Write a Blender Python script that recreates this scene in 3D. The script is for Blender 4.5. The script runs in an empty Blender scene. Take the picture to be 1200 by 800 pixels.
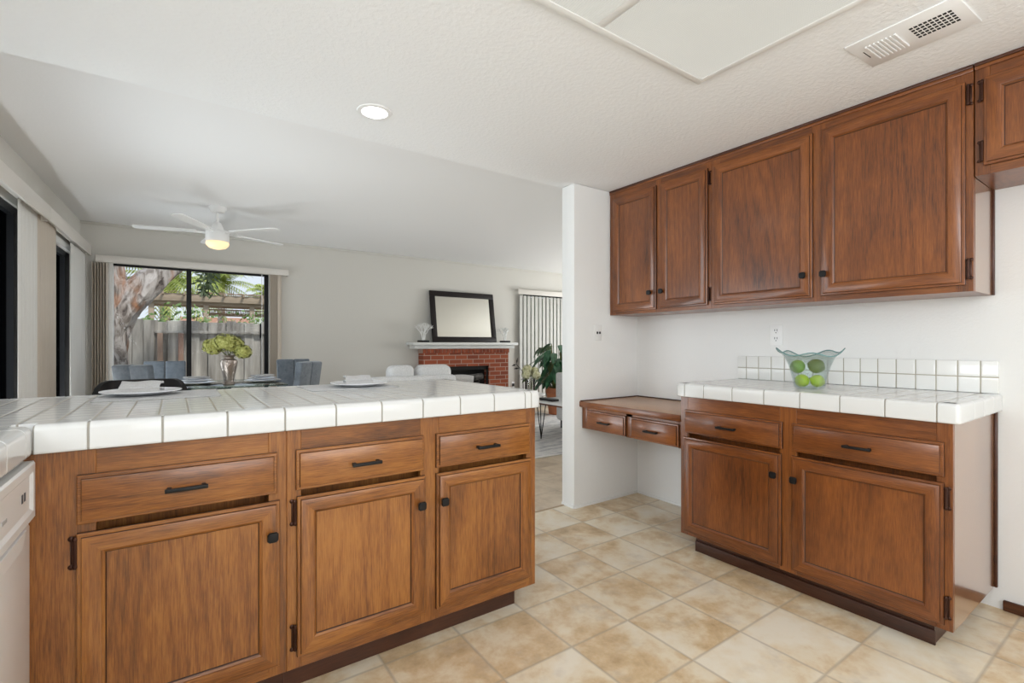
import bpy, bmesh, math, random
from mathutils import Vector, Matrix
R = math.radians
S = bpy.context.scene
C = S.collection
random.seed(7)

# ------------------------------------------------------------ camera, world, lights, exposure
cam = bpy.data.cameras.new('camera')
cam.sensor_width = 36.0
cam.lens = 567.0 / 1200 * 36
cam.shift_y = 3.6 / 1200
cam.clip_start = 0.02
cam.clip_end = 200
co = bpy.data.objects.new('camera', cam); C.objects.link(co)
co.location = (0, 0, 1.117)
co.rotation_euler = (R(90), 0, R(-34.85))
S.camera = co

w = bpy.data.worlds.new('daylight'); S.world = w
w.use_nodes = True
wn = w.node_tree.nodes; wl = w.node_tree.links
bg = wn['Background']
tc = wn.new('ShaderNodeTexCoord'); sx = wn.new('ShaderNodeSeparateXYZ'); rp = wn.new('ShaderNodeValToRGB')
wl.new(tc.outputs['Generated'], sx.inputs[0]); wl.new(sx.outputs['Z'], rp.inputs[0])
rp.color_ramp.elements[0].color = (0.80, 0.86, 0.92, 1)
rp.color_ramp.elements[1].color = (0.45, 0.63, 0.90, 1)
wl.new(rp.outputs[0], bg.inputs[0]); bg.inputs[1].default_value = 1.0

def area(name, loc, rot, sx_, sy_, power, col=(1, 1, 1)):
    l = bpy.data.lights.new(name, 'AREA'); l.shape = 'RECTANGLE'
    l.size = sx_; l.size_y = sy_; l.energy = power; l.color = col
    o = bpy.data.objects.new(name, l); C.objects.link(o)
    o.location = loc; o.rotation_euler = rot
    return o
sun = bpy.data.lights.new('sun', 'SUN'); sun.energy = 2.6; sun.angle = R(8); sun.color = (1, 0.95, 0.88)
so = bpy.data.objects.new('sun', sun); C.objects.link(so); so.rotation_euler = (R(32), R(18), 0)
# fill lamps: rear, sink and living windows are unseen and added; sliders carry daylight
COOL = (0.93, 0.975, 1.0)
area('added_fill_rear', (0.9, -2.12, 1.45), (R(-90 - 32), 0, R(180)), 2.3, 1.5, 45, COOL)
area('added_fill_sink_side', (-0.96, -0.35, 1.55), (0, R(-90 - 25), 0), 0.95, 1.5, 40, COOL)
area('added_fill_living', (7.5, 4.7, 1.35), (0, R(90 + 14), 0), 1.9, 2.6, 130, COOL)
area('daylight_slider', (-1.25, 3.75, 1.05), (0, R(-90 - 25), R(-1.8)), 1.9, 1.7, 120, COOL)
area('daylight_slider_far', (-1.18, 5.6, 1.05), (0, R(-90 - 25), R(-1.8)), 1.8, 1.1, 95, COOL)

S.view_settings.view_transform = 'Standard'
S.view_settings.look = 'None'
S.view_settings.exposure = 0.10
S.view_settings.gamma = 1.0
S.view_settings.use_curve_mapping = False
S.cycles.use_denoising = True
S.cycles.max_bounces = 10
S.cycles.diffuse_bounces = 5
S.cycles.transparent_max_bounces = 24
S.cycles.caustics_reflective = False
S.cycles.caustics_refractive = False

# ------------------------------------------------------------ materials
def newmat(name):
    m = bpy.data.materials.new(name); m.use_nodes = True
    nt = m.node_tree
    return m, nt, nt.nodes['Principled BSDF']
def setp(b, **k):
    for key, v in k.items():
        n = {'col': 'Base Color', 'rough': 'Roughness', 'metal': 'Metallic', 'spec': 'Specular IOR Level', 'coat': 'Coat Weight',
             'coatr': 'Coat Roughness', 'emis': 'Emission Color', 'estr': 'Emission Strength', 'trans': 'Transmission Weight', 'ior': 'IOR', 'sheen': 'Sheen Weight'}[key]
        if key in ('col', 'emis'): v = (*v, 1)
        b.inputs[n].default_value = v
def N(nt, t, **k):
    n = nt.nodes.new(t)
    for a, v in k.items(): setattr(n, a, v)
    return n
def mth(nt, op, a, b=None, clamp=False):
    n = nt.nodes.new('ShaderNodeMath'); n.operation = op; n.use_clamp = clamp
    for i, v in enumerate((a, b)):
        if v is None: continue
        if isinstance(v, (int, float)): n.inputs[i].default_value = v
        else: nt.links.new(v, n.inputs[i])
    return n.outputs[0]
def ramp(nt, fac, stops, interp='LINEAR'):
    r = nt.nodes.new('ShaderNodeValToRGB'); e = r.color_ramp.elements
    r.color_ramp.interpolation = interp
    e[0].position, e[0].color = stops[0][0], (*stops[0][1], 1)
    e[1].position, e[1].color = stops[-1][0], (*stops[-1][1], 1)
    for p, c in stops[1:-1]:
        x = e.new(p); x.color = (*c, 1)
    nt.links.new(fac, r.inputs[0]); return r.outputs[0]
def mixc(nt, fac, a, b, mode='MIX'):
    n = nt.nodes.new('ShaderNodeMix'); n.data_type = 'RGBA'; n.blend_type = mode
    for s, v in (('Factor', fac), ('A', a), ('B', b)):
        i = [q for q in n.inputs if q.name == s and q.enabled and (s == 'Factor' and q.type == 'VALUE' or s != 'Factor' and q.type == 'RGBA')][0]
        if isinstance(v, (int, float)): i.default_value = v
        elif isinstance(v, tuple): i.default_value = (*v, 1)
        else: nt.links.new(v, i)
    return [q for q in n.outputs if q.type == 'RGBA'][0]
def mapping(nt, vec, scale=(1, 1, 1), loc=(0, 0, 0), rot=(0, 0, 0)):
    m = nt.nodes.new('ShaderNodeMapping')
    m.inputs['Scale'].default_value = scale; m.inputs['Location'].default_value = loc; m.inputs['Rotation'].default_value = rot
    nt.links.new(vec, m.inputs['Vector']); return m.outputs[0]
def noise(nt, vec, scale, detail=2, rough=0.5, dist=0):
    n = nt.nodes.new('ShaderNodeTexNoise')
    n.inputs['Scale'].default_value = scale; n.inputs['Detail'].default_value = detail
    n.inputs['Roughness'].default_value = rough; n.inputs['Distortion'].default_value = dist
    if vec is not None: nt.links.new(vec, n.inputs['Vector'])
    return n.outputs['Fac']
def bump(nt, b, h, strength, dist=0.002):
    n = nt.nodes.new('ShaderNodeBump'); n.inputs['Strength'].default_value = strength; n.inputs['Distance'].default_value = dist
    nt.links.new(h, n.inputs['Height']); nt.links.new(n.outputs[0], b.inputs['Normal'])
def objco(nt): return N(nt, 'ShaderNodeTexCoord').outputs['Object']

def plain(name, col, rough=0.5, **k):
    m, nt, b = newmat(name); setp(b, col=col, rough=rough, **k); return m
def textured(name, c1, c2, scale=8, rough=0.6, bmp=0.2, bdist=0.003, sc=(1, 1, 1), detail=4, **k):
    m, nt, b = newmat(name); setp(b, rough=rough, **k)
    v = mapping(nt, objco(nt), sc)
    f = noise(nt, v, scale, detail)
    nt.links.new(ramp(nt, f, [(0.3, c1), (0.7, c2)]), b.inputs['Base Color'])
    if bmp: bump(nt, b, noise(nt, v, scale * 2, detail), bmp, bdist)
    return m

def wood(name, axis, light, mid, dark, rough=0.34, coat=0.38, spec=0.5):
    """stained oak; axis = direction of the grain in the object's own axes"""
    m, nt, b = newmat(name)
    setp(b, rough=rough, coat=coat, coatr=0.16, spec=spec)
    oi = N(nt, 'ShaderNodeObjectInfo')
    v = nt.nodes.new('ShaderNodeVectorMath'); v.operation = 'MULTIPLY_ADD'
    nt.links.new(oi.outputs['Random'], v.inputs[0]); v.inputs[1].default_value = (13.7, 7.1, 19.3); nt.links.new(objco(nt), v.inputs[2])
    st = [1, 1, 1]; st[axis] = 0.085
    base = mapping(nt, v.outputs[0], tuple(st))
    n1 = noise(nt, base, 3.0, 1.5, 0.45, 0.2)
    cont = mth(nt, 'PINGPONG', mth(nt, 'MULTIPLY', n1, 46.0), 1.0)
    cont = mth(nt, 'POWER', cont, 1.7)
    st2 = [1, 1, 1]; st2[axis] = 0.05
    fine = noise(nt, mapping(nt, v.outputs[0], tuple(st2)), 330, 3, 0.65)
    st3 = [1, 1, 1]; st3[axis] = 0.4
    patch = noise(nt, mapping(nt, v.outputs[0], tuple(st3)), 4.2, 4, 0.6)
    streak = noise(nt, mapping(nt, v.outputs[0], tuple(st2)), 42, 2, 0.5)
    f = mth(nt, 'SUBTRACT', mth(nt, 'MULTIPLY', fine, 0.70), mth(nt, 'MULTIPLY', cont, 0.10))
    f = mth(nt, 'ADD', f, mth(nt, 'MULTIPLY', patch, 0.72))
    f = mth(nt, 'ADD', f, mth(nt, 'MULTIPLY', streak, 0.14))
    f = mth(nt, 'SUBTRACT', f, 0.21)
    nt.links.new(ramp(nt, f, [(0.27, dark), (0.50, mid), (0.72, light)]), b.inputs['Base Color'])
    bump(nt, b, mth(nt, 'ADD', fine, mth(nt, 'MULTIPLY', cont, -0.25)), 0.14, 0.001)
    return m
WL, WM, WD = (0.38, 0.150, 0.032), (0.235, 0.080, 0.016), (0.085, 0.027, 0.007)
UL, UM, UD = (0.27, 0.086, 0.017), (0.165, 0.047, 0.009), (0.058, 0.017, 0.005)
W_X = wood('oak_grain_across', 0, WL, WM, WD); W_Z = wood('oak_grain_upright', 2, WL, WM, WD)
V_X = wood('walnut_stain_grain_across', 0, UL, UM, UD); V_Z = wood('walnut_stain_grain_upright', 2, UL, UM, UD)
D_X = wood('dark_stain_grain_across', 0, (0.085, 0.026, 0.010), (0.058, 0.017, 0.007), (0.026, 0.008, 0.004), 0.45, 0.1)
DARKLINE = plain('dark_profile_line', (0.045, 0.015, 0.006), 0.4)  # darker colour for the profile's outer edge, step and inner groove
D_Y = wood('dark_stain_grain_along', 1, (0.16, 0.055, 0.018), (0.10, 0.033, 0.012), (0.045, 0.014, 0.006), 0.4, 0.2)
DESK = wood('desk_laminate', 0, (0.56, 0.35, 0.225), (0.50, 0.30, 0.185), (0.42, 0.245, 0.145), 0.35, 0.1)
SIDE = wood('oak_side_panel', 2, (0.36, 0.19, 0.10), (0.26, 0.12, 0.055), (0.13, 0.05, 0.022), 0.16, 1.0, 0.8)

def paint(name, col, bscale=90, bs=0.15, rough=0.85):
    m, nt, b = newmat(name); setp(b, col=col, rough=rough, spec=0.25)
    v = objco(nt)
    h = ramp(nt, noise(nt, v, bscale, 3, 0.55), [(0.42, (0, 0, 0)), (0.62, (1, 1, 1))])
    bump(nt, b, h, bs, 0.002); return m
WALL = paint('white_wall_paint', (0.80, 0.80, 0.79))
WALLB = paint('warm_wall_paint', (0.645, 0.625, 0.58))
CEIL = paint('knockdown_ceiling', (0.87, 0.88, 0.885), 55, 0.30)
CEILB = paint('smooth_ceiling', (0.86, 0.86, 0.86), 70, 0.10)
TRIMW = plain('white_trim', (0.82, 0.82, 0.80), 0.4)

def grid_tile(name, pitch, off, axes, tile, grout, gw=0.004, rough=0.12):
    m, nt, b = newmat(name)
    s = N(nt, 'ShaderNodeSeparateXYZ'); nt.links.new(objco(nt), s.inputs[0])
    ds = []
    for a, o in zip(axes, off):
        q = mth(nt, 'DIVIDE', mth(nt, 'SUBTRACT', s.outputs[a], o), pitch)
        ds.append(mth(nt, 'ABSOLUTE', mth(nt, 'SUBTRACT', mth(nt, 'FRACT', mth(nt, 'ADD', q, 0.5)), 0.5)))
    d = mth(nt, 'MULTIPLY', mth(nt, 'MINIMUM', ds[0], ds[1]), pitch)
    mask = mth(nt, 'GREATER_THAN', d, gw / 2)
    nt.links.new(mixc(nt, mask, grout, tile), b.inputs['Base Color'])
    r = mth(nt, 'SUBTRACT', 0.75, mth(nt, 'MULTIPLY', mask, 0.75 - rough)); nt.links.new(r, b.inputs['Roughness'])
    h = ramp(nt, d, [(0.0, (0, 0, 0)), (gw * 1.3, (1, 1, 1))], 'EASE')
    bump(nt, b, h, 0.5, 0.003)
    return m
GLZ, GRT = (0.87, 0.875, 0.875), (0.40, 0.37, 0.315)
TOPTILE = grid_tile('counter_tile_small_grid', 0.0705, (0.033, 1.66), ('X', 'Y'), GLZ, GRT, 0.0045)
TOPTILE2 = grid_tile('counter_tile_grid', 0.0745, (0.558, 2.29), ('Y', 'X'), GLZ, GRT, 0.004)
SPLASH = grid_tile('splash_tile_grid', 0.0745, (0.558, 0.9770 - 0.0745), ('Y', 'Z'), (0.80, 0.80, 0.78), (0.40, 0.37, 0.30), 0.0045)
EDGE = plain('glazed_edge_tile', (0.73, 0.735, 0.73), 0.13)  # same tile as the top, colour lowered to offset the strong front light
GROUT = plain('grout', (0.36, 0.335, 0.29), 0.9)

def vinyl(name, pitch, off, pal, grout, gw):
    m, nt, b = newmat(name); setp(b, rough=0.34, spec=0.4)
    oc = objco(nt)
    s = N(nt, 'ShaderNodeSeparateXYZ'); nt.links.new(oc, s.inputs[0])
    idx, ds = [], []
    for a, o in zip('XY', off):
        q = mth(nt, 'DIVIDE', mth(nt, 'SUBTRACT', s.outputs[a], o), pitch)
        idx.append(mth(nt, 'FLOOR', q))
        ds.append(mth(nt, 'ABSOLUTE', mth(nt, 'SUBTRACT', mth(nt, 'FRACT', mth(nt, 'ADD', q, 0.5)), 0.5)))
    d = mth(nt, 'MULTIPLY', mth(nt, 'MINIMUM', ds[0], ds[1]), pitch)
    cv = N(nt, 'ShaderNodeCombineXYZ'); nt.links.new(idx[0], cv.inputs[0]); nt.links.new(idx[1], cv.inputs[1])
    wnz = N(nt, 'ShaderNodeTexWhiteNoise', noise_dimensions='3D'); nt.links.new(cv.outputs[0], wnz.inputs['Vector'])
    off3 = N(nt, 'ShaderNodeVectorMath', operation='MULTIPLY_ADD'); nt.links.new(wnz.outputs['Color'], off3.inputs[0])
    off3.inputs[1].default_value = (9, 9, 9); nt.links.new(oc, off3.inputs[2])
    n1 = noise(nt, off3.outputs[0], 4.2, 5, 0.58, 0.3)
    n2 = noise(nt, off3.outputs[0], 17, 6, 0.65)
    n3 = noise(nt, off3.outputs[0], 75, 3, 0.6)
    t = mth(nt, 'ADD', mth(nt, 'MULTIPLY', n1, 1.0), mth(nt, 'MULTIPLY', n2, 0.36))
    t = mth(nt, 'ADD', t, mth(nt, 'MULTIPLY', wnz.outputs['Value'], 0.15))
    t = mth(nt, 'SUBTRACT', t, 0.245)
    col = ramp(nt, t, pal)
    grey = noise(nt, off3.outputs[0], 6.0, 4, 0.6)
    col = mixc(nt, ramp(nt, grey, [(0.56, (0, 0, 0)), (0.74, (0.5, 0.5, 0.5))]), col, (0.46, 0.38, 0.31))
    col = mixc(nt, mth(nt, 'MULTIPLY', n3, 0.22), col, (0.80, 0.73, 0.62))
    n4 = noise(nt, oc, 120, 2)
    wig = mth(nt, 'ADD', d, mth(nt, 'MULTIPLY', mth(nt, 'SUBTRACT', n2, 0.5), 0.006))
    mask = ramp(nt, wig, [(gw * 0.35, (1, 1, 1)), (gw, (0, 0, 0))])
    col = mixc(nt, mth(nt, 'MULTIPLY', mask, 0.62), col, grout)
    nt.links.new(col, b.inputs['Base Color'])
    h = mth(nt, 'ADD', mth(nt, 'MULTIPLY', n2, 0.3), mth(nt, 'SUBTRACT', 1.0, mask))
    bump(nt, b, h, 0.12, 0.002)
    return m
FLOOR = vinyl('stone_look_vinyl', 0.3015, (0.0 - 0.003, 0.135), [(0.32, (0.845, 0.765, 0.63)), (0.47, (0.795, 0.675, 0.495)), (0.60, (0.66, 0.475, 0.265)), (0.76, (0.44, 0.27, 0.115))], (0.42, 0.345, 0.26), 0.0062)
FLOORB = vinyl('beige_floor_tile', 0.3015, (0.0 - 0.003, 0.135), [(0.3, (0.62, 0.51, 0.385)), (0.5, (0.56, 0.44, 0.315)), (0.65, (0.42, 0.31, 0.21)), (0.84, (0.34, 0.24, 0.15))], (0.36, 0.27, 0.19), 0.004)

BLACK = plain('black_iron', (0.008, 0.0075, 0.0075), 0.48, spec=0.3)
BRONZE = plain('antique_bronze_hinge', (0.055, 0.022, 0.014), 0.3, metal=0.7)
BFRAME = plain('black_aluminium', (0.006, 0.006, 0.007), 0.45, spec=0.25)
WHITEP = plain('white_plastic', (0.86, 0.86, 0.855), 0.35)
ENAMEL = plain('white_enamel', (0.90, 0.90, 0.90), 0.4)
def thin_glass(name, tint, rough=0.02, gl=1.0, bmp=None):
    m, nt, b = newmat(name); nt.nodes.remove(b)
    out = [n for n in nt.nodes if n.type == 'OUTPUT_MATERIAL'][0]
    t = N(nt, 'ShaderNodeBsdfTransparent'); t.inputs[0].default_value = (*tint, 1)
    g = N(nt, 'ShaderNodeBsdfGlossy'); g.inputs['Roughness'].default_value = rough
    fr = N(nt, 'ShaderNodeFresnel'); fr.inputs[0].default_value = 1.45
    mx = N(nt, 'ShaderNodeMixShader')
    nt.links.new(mth(nt, 'MULTIPLY', fr.outputs[0], gl), mx.inputs[0]); nt.links.new(t.outputs[0], mx.inputs[1]); nt.links.new(g.outputs[0], mx.inputs[2])
    nt.links.new(mx.outputs[0], out.inputs[0])
    if bmp:
        bn = N(nt, 'ShaderNodeBump'); bn.inputs['Strength'].default_value = bmp[1]; bn.inputs['Distance'].default_value = 0.01
        nt.links.new(noise(nt, objco(nt), bmp[0], 2), bn.inputs['Height'])
        nt.links.new(bn.outputs[0], g.inputs['Normal']); nt.links.new(bn.outputs[0], fr.inputs['Normal'])
    return m
GLASS = thin_glass('window_glass', (0.98, 0.985, 0.985), 0.0, 0.08)
DGLASS = thin_glass('darkened_glass', (0.06, 0.075, 0.08), 0.02, 0.22)
_nt = DGLASS.node_tree; _tr = [n for n in _nt.nodes if n.type == 'BSDF_TRANSPARENT'][0]
_lw = N(_nt, 'ShaderNodeLayerWeight'); _lw.inputs[0].default_value = 0.5      # tint darkened at glancing angles to stand for dark outdoors, clearer head-on
_nt.links.new(ramp(_nt, _lw.outputs['Facing'], [(0.15, (0.62, 0.64, 0.65)), (0.72, (0.030, 0.040, 0.045))]), _tr.inputs[0])
TGLASS = thin_glass('table_glass', (0.80, 0.90, 0.88), 0.02, 1.0)
BGLASS = thin_glass('seeded_teal_glass', (0.945, 0.985, 0.98), 0.12, 0.42, (110, 0.9))
BRIM = plain('teal_glass_rim', (0.16, 0.30, 0.30), 0.12)
MIRROR = plain('mirror_glass', (0.62, 0.61, 0.555), 0.02, metal=1.0)
ESPRESSO = plain('espresso_frame', (0.010, 0.006, 0.006), 0.45, spec=0.3)
FABRIC = textured('blue_grey_velvet', (0.11, 0.135, 0.165), (0.16, 0.185, 0.215), 30, 0.85, 0.25, 0.002, sheen=0.4)
BOUCLE = textured('white_boucle', (0.62, 0.62, 0.62), (0.76, 0.76, 0.76), 60, 0.95, 0.6, 0.004)
LINEN = textured('grey_linen', (0.42, 0.41, 0.40), (0.58, 0.57, 0.56), 120, 0.95, 0.4, 0.002)
NAPKIN = textured('grey_napkin', (0.50, 0.495, 0.50), (0.60, 0.595, 0.60), 160, 0.95, 0.3, 0.001)
MATW = textured('woven_grey_placemat', (0.45, 0.45, 0.46), (0.58, 0.58, 0.58), 200, 0.9, 0.5, 0.001)
CHINA = plain('white_china', (0.80, 0.81, 0.84), 0.12)
SLATW = plain('white_blind_slat', (0.74, 0.73, 0.70), 0.5)
SLATG = plain('pale_grey_blind_slat', (0.47, 0.46, 0.43), 0.5)
SLATB = plain('shaded_beige_slat', (0.56, 0.49, 0.41), 0.5)  # beige tint puts the shade on these slats into their colour
VALW = plain('off_white_valance', (0.70, 0.665, 0.615), 0.45)
def emit(name, col, strength, base=(0.8, 0.8, 0.8)):
    m, nt, b = newmat(name); setp(b, col=base, rough=0.4, emis=col, estr=strength); return m
LENS = emit('bright_lens', (1, 0.99, 0.97), 12)
WLENS = emit('warm_lens', (1.0, 0.74, 0.36), 0.85, (0.6, 0.5, 0.4))
DIFF, nt, b = newmat('ribbed_diffuser'); setp(b, col=(0.27, 0.27, 0.25), rough=0.35, emis=(1.0, 0.99, 0.92), estr=0.40)
wv = N(nt, 'ShaderNodeTexWave', wave_type='BANDS', bands_direction='X'); wv.inputs['Scale'].default_value = 38
nt.links.new(objco(nt), wv.inputs['Vector']); bump(nt, b, wv.outputs['Fac'], 0.35, 0.003)
def brickmat():
    m, nt, b = newmat('red_brick'); setp(b, rough=0.85)
    br = N(nt, 'ShaderNodeTexBrick'); br.offset = 0.5
    br.inputs['Scale'].default_value = 1; br.inputs['Brick Width'].default_value = 0.21; br.inputs['Row Height'].default_value = 0.068
    br.inputs['Mortar Size'].default_value = 0.006; br.inputs['Mortar Smooth'].default_value = 0.2; br.inputs['Bias'].default_value = -0.1
    br.inputs['Color1'].default_value = (0.37, 0.088, 0.036, 1); br.inputs['Color2'].default_value = (0.21, 0.045, 0.022, 1); br.inputs['Mortar'].default_value = (0.42, 0.30, 0.24, 1)
    nt.links.new(mapping(nt, objco(nt), (1, 1, 1), (0.02, 0, 0.0), (R(-90), 0, 0)), br.inputs['Vector'])
    nt.links.new(br.outputs['Color'], b.inputs['Base Color']); return m
BRICK = brickmat()
BRICKS = textured('loose_red_brick', (0.20, 0.045, 0.022), (0.38, 0.092, 0.038), 14, 0.85, 0.2)
MORTAR = plain('mortar', (0.42, 0.30, 0.24), 0.9)
SOOT = plain('sooty_black', (0.012, 0.011, 0.010), 0.8)
ASH = textured('ashy_log', (0.03, 0.028, 0.026), (0.16, 0.15, 0.14), 20, 0.9, 0.5)
SILVER, nt, b = newmat('hammered_silver'); setp(b, col=(0.34, 0.29, 0.26), rough=0.32, metal=0.9)
vo = N(nt, 'ShaderNodeTexVoronoi'); vo.inputs['Scale'].default_value = 55; nt.links.new(objco(nt), vo.inputs['Vector']); bump(nt, b, vo.outputs['Distance'], 0.6, 0.004)
PETAL = textured('lime_green_petals', (0.22, 0.24, 0.03), (0.60, 0.60, 0.22), 70, 0.8, 0.3)
STEM = plain('green_stem', (0.10, 0.12, 0.03), 0.6)
LEAF = textured('dark_green_leaf', (0.012, 0.05, 0.022), (0.03, 0.12, 0.05), 9, 0.4, 0.1)
LEAFO = textured('olive_leaf', (0.035, 0.055, 0.02), (0.09, 0.13, 0.05), 9, 0.5, 0.1)
CREAMP = textured('cream_petals', (0.45, 0.44, 0.20), (0.78, 0.76, 0.56), 30, 0.8, 0.3)
TERRA = plain('terracotta', (0.40, 0.14, 0.06), 0.7)
LIME1 = textured('yellow_green_peel', (0.36, 0.52, 0.02), (0.55, 0.66, 0.05), 25, 0.35, 0.1)
LIME2 = textured('mid_green_peel', (0.16, 0.34, 0.04), (0.28, 0.45, 0.07), 25, 0.35, 0.1)
LIME3 = textured('olive_green_peel', (0.11, 0.16, 0.03), (0.18, 0.22, 0.05), 25, 0.35, 0.1)
CORAL = plain('white_coral', (0.80, 0.80, 0.78), 0.6)
RUG, nt, b = newmat('distressed_rug'); setp(b, rough=0.95)
f1 = noise(nt, mapping(nt, objco(nt), (1.2, 4, 1)), 3.5, 6, 0.7)
nt.links.new(ramp(nt, f1, [(0.35, (0.30, 0.30, 0.32)), (0.52, (0.62, 0.60, 0.58)), (0.7, (0.72, 0.70, 0.67))]), b.inputs['Base Color'])
FENCEW = textured('weathered_fence_board', (0.17, 0.155, 0.135), (0.58, 0.55, 0.49), 9, 0.9, 0.5, 0.004, (1, 1, 0.12), 6)
FENCER = textured('reddish_fence_post', (0.25, 0.13, 0.09), (0.42, 0.30, 0.22), 7, 0.9, 0.5, 0.004, (1, 1, 0.12), 6)
PERG = textured('tan_patio_lumber', (0.36, 0.28, 0.20), (0.48, 0.39, 0.29), 5, 0.8, 0.2, 0.003, (0.1, 1, 1))
PERGR = plain('tan_corrugated_sheet', (0.55, 0.43, 0.33), 0.6)
GROUND = textured('patio_soil', (0.25, 0.21, 0.16), (0.36, 0.31, 0.25), 6, 0.95, 0.3)
PALM = textured('palm_green', (0.26, 0.34, 0.05), (0.50, 0.55, 0.14), 5, 0.6, 0)
SHRUB = textured('shrub_green', (0.07, 0.13, 0.03), (0.20, 0.30, 0.08), 7, 0.7, 0)
STUCCO = plain('pale_stucco', (0.62, 0.56, 0.50), 0.9)
ROOFT = plain('clay_roof', (0.45, 0.22, 0.13), 0.9)
def barkmat():
    m, nt, b = newmat('peeling_bark'); setp(b, rough=0.9)
    v = mapping(nt, objco(nt), (1, 1, 0.35), (0, 0, 0), (0, R(28), 0))
    n1 = noise(nt, v, 9, 7, 0.65, 1.2); n2 = noise(nt, v, 4.0, 3, 0.5, 0.8)
    c = ramp(nt, n1, [(0.32, (0.05, 0.035, 0.03)), (0.44, (0.26, 0.22, 0.19)), (0.55, (0.50, 0.45, 0.41)), (0.72, (0.66, 0.61, 0.57))])
    c = mixc(nt, ramp(nt, n2, [(0.50, (0, 0, 0)), (0.66, (0.8, 0.8, 0.8))]), c, (0.42, 0.19, 0.09))
    nt.links.new(c, b.inputs['Base Color']); bump(nt, b, n1, 0.9, 0.03); return m
BARK = barkmat()

# ------------------------------------------------------------ mesh helpers
class MB:
    def __init__(s): s.bm = bmesh.new()
    def _tag(s, before, mat):
        for f in s.bm.faces:
            if f.index == -1 or f not in before: f.material_index = mat
    def box(s, x0, y0, z0, x1, y1, z1, mat=0, bev=0, seg=2, M=None):
        bm = s.bm
        vs = [bm.verts.new((x, y, z)) for x in (min(x0, x1), max(x0, x1)) for y in (min(y0, y1), max(y0, y1)) for z in (min(z0, z1), max(z0, z1))]
        if M is not None:
            for v in vs: v.co = M @ v.co
        idx = [(0, 1, 3, 2), (4, 6, 7, 5), (0, 4, 5, 1), (2, 3, 7, 6), (0, 2, 6, 4), (1, 5, 7, 3)]
        fs = [bm.faces.new([vs[i] for i in q]) for q in idx]
        for f in fs: f.material_index = mat
        if bev:
            es = list({e for f in fs for e in f.edges})
            r = bmesh.ops.bevel(bm, geom=es, offset=bev, segments=seg, affect='EDGES', profile=0.5, clamp_overlap=True)
            for f in r['faces']: f.material_index = mat
        return s
    def rings(s, rings, mat=0, closed=True, cap0=True, cap1=True):
        bm = s.bm
        R_ = [[bm.verts.new(p) for p in r] for r in rings]
        n = len(R_[0])
        for a, b_ in zip(R_, R_[1:]):
            for i in range(n if closed else n - 1):
                j = (i + 1) % n
                try: bm.faces.new((a[i], a[j], b_[j], b_[i])).material_index = mat
                except ValueError: pass
        if cap0 and closed: bm.faces.new(R_[0][::-1]).material_index = mat
        if cap1 and closed: bm.faces.new(R_[-1]).material_index = mat
        return s
    def lathe(s, prof, c=(0, 0, 0), seg=24, mat=0, caps=True):
        rs = [[(c[0] + r * math.cos(2 * math.pi * i / seg), c[1] + r * math.sin(2 * math.pi * i / seg), c[2] + z) for i in range(seg)] for r, z in prof]
        return s.rings(rs, mat, True, caps, caps)
    def tube(s, pts, rad, seg=8, mat=0):
        pts = [Vector(p) for p in pts]
        if not isinstance(rad, (list, tuple)): rad = [rad] * len(pts)
        rs = []; up = None
        for i, p in enumerate(pts):
            d = (pts[min(i + 1, len(pts) - 1)] - pts[max(i - 1, 0)]).normalized()
            if up is None: up = Vector((0, 0, 1)) if abs(d.z) < 0.9 else Vector((1, 0, 0))
            a = d.cross(up).normalized(); up = a.cross(d).normalized()
            rs.append([tuple(p + rad[i] * (math.cos(2 * math.pi * k / seg) * a + math.sin(2 * math.pi * k / seg) * up)) for k in range(seg)])
        return s.rings(rs, mat)
    def sphere(s, c, r, sc=(1, 1, 1), seg=16, mat=0, jit=0, rnd=random):
        rs = []
        nr = max(6, seg // 2)
        for i in range(1, nr):
            t = math.pi * i / nr
            rs.append([(c[0] + r * sc[0] * math.sin(t) * math.cos(2 * math.pi * k / seg) * (1 + jit * rnd.uniform(-1, 1)),
                        c[1] + r * sc[1] * math.sin(t) * math.sin(2 * math.pi * k / seg) * (1 + jit * rnd.uniform(-1, 1)),
                        c[2] - r * sc[2] * math.cos(t)) for k in range(seg)])
        return s.rings(rs, mat)
    def prism(s, poly, axis, a0, a1, mat=0):
        def P(u, v, a): return {0: (a, u, v), 1: (u, a, v), 2: (u, v, a)}[axis]
        return s.rings([[P(u, v, a0) for u, v in poly], [P(u, v, a1) for u, v in poly]], mat)
    def quad(s, ps, mat=0):
        s.bm.faces.new([s.bm.verts.new(p) for p in ps]).material_index = mat; return s
    def sweep(s, x0, x1, z0, z1, prof, mv=0, mh=1, fill=None, dark_segs=()):
        """moulding profile (inset, y) swept round a rectangle with mitred corners; fill = material closing the middle"""
        bm = s.bm; L = []
        for d, y in prof:
            L.append([bm.verts.new(p) for p in ((x0 + d, y, z0 + d), (x1 - d, y, z0 + d), (x1 - d, y, z1 - d), (x0 + d, y, z1 - d))])
        for k, (a, b_) in enumerate(zip(L, L[1:])):
            for i in range(4):
                j = (i + 1) % 4
                bm.faces.new((a[i], a[j], b_[j], b_[i])).material_index = 2 if k in dark_segs else (mh, mv, mh, mv)[i]
        if fill is not None: bm.faces.new(L[-1]).material_index = fill
        return s
    def build(s, name, mats, parent=None, loc=None, rot=None, ang=35):
        bm = s.bm
        bmesh.ops.recalc_face_normals(bm, faces=bm.faces)
        me = bpy.data.meshes.new(name); bm.to_mesh(me); bm.free()
        for m in (mats if isinstance(mats, (list, tuple)) else [mats]): me.materials.append(m)
        if ang:
            me.shade_smooth(); me.set_sharp_from_angle(angle=R(ang))
        o = bpy.data.objects.new(name, me); C.objects.link(o)
        if parent: o.parent = parent
        if loc: o.location = loc
        if rot: o.rotation_euler = rot
        return o

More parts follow.
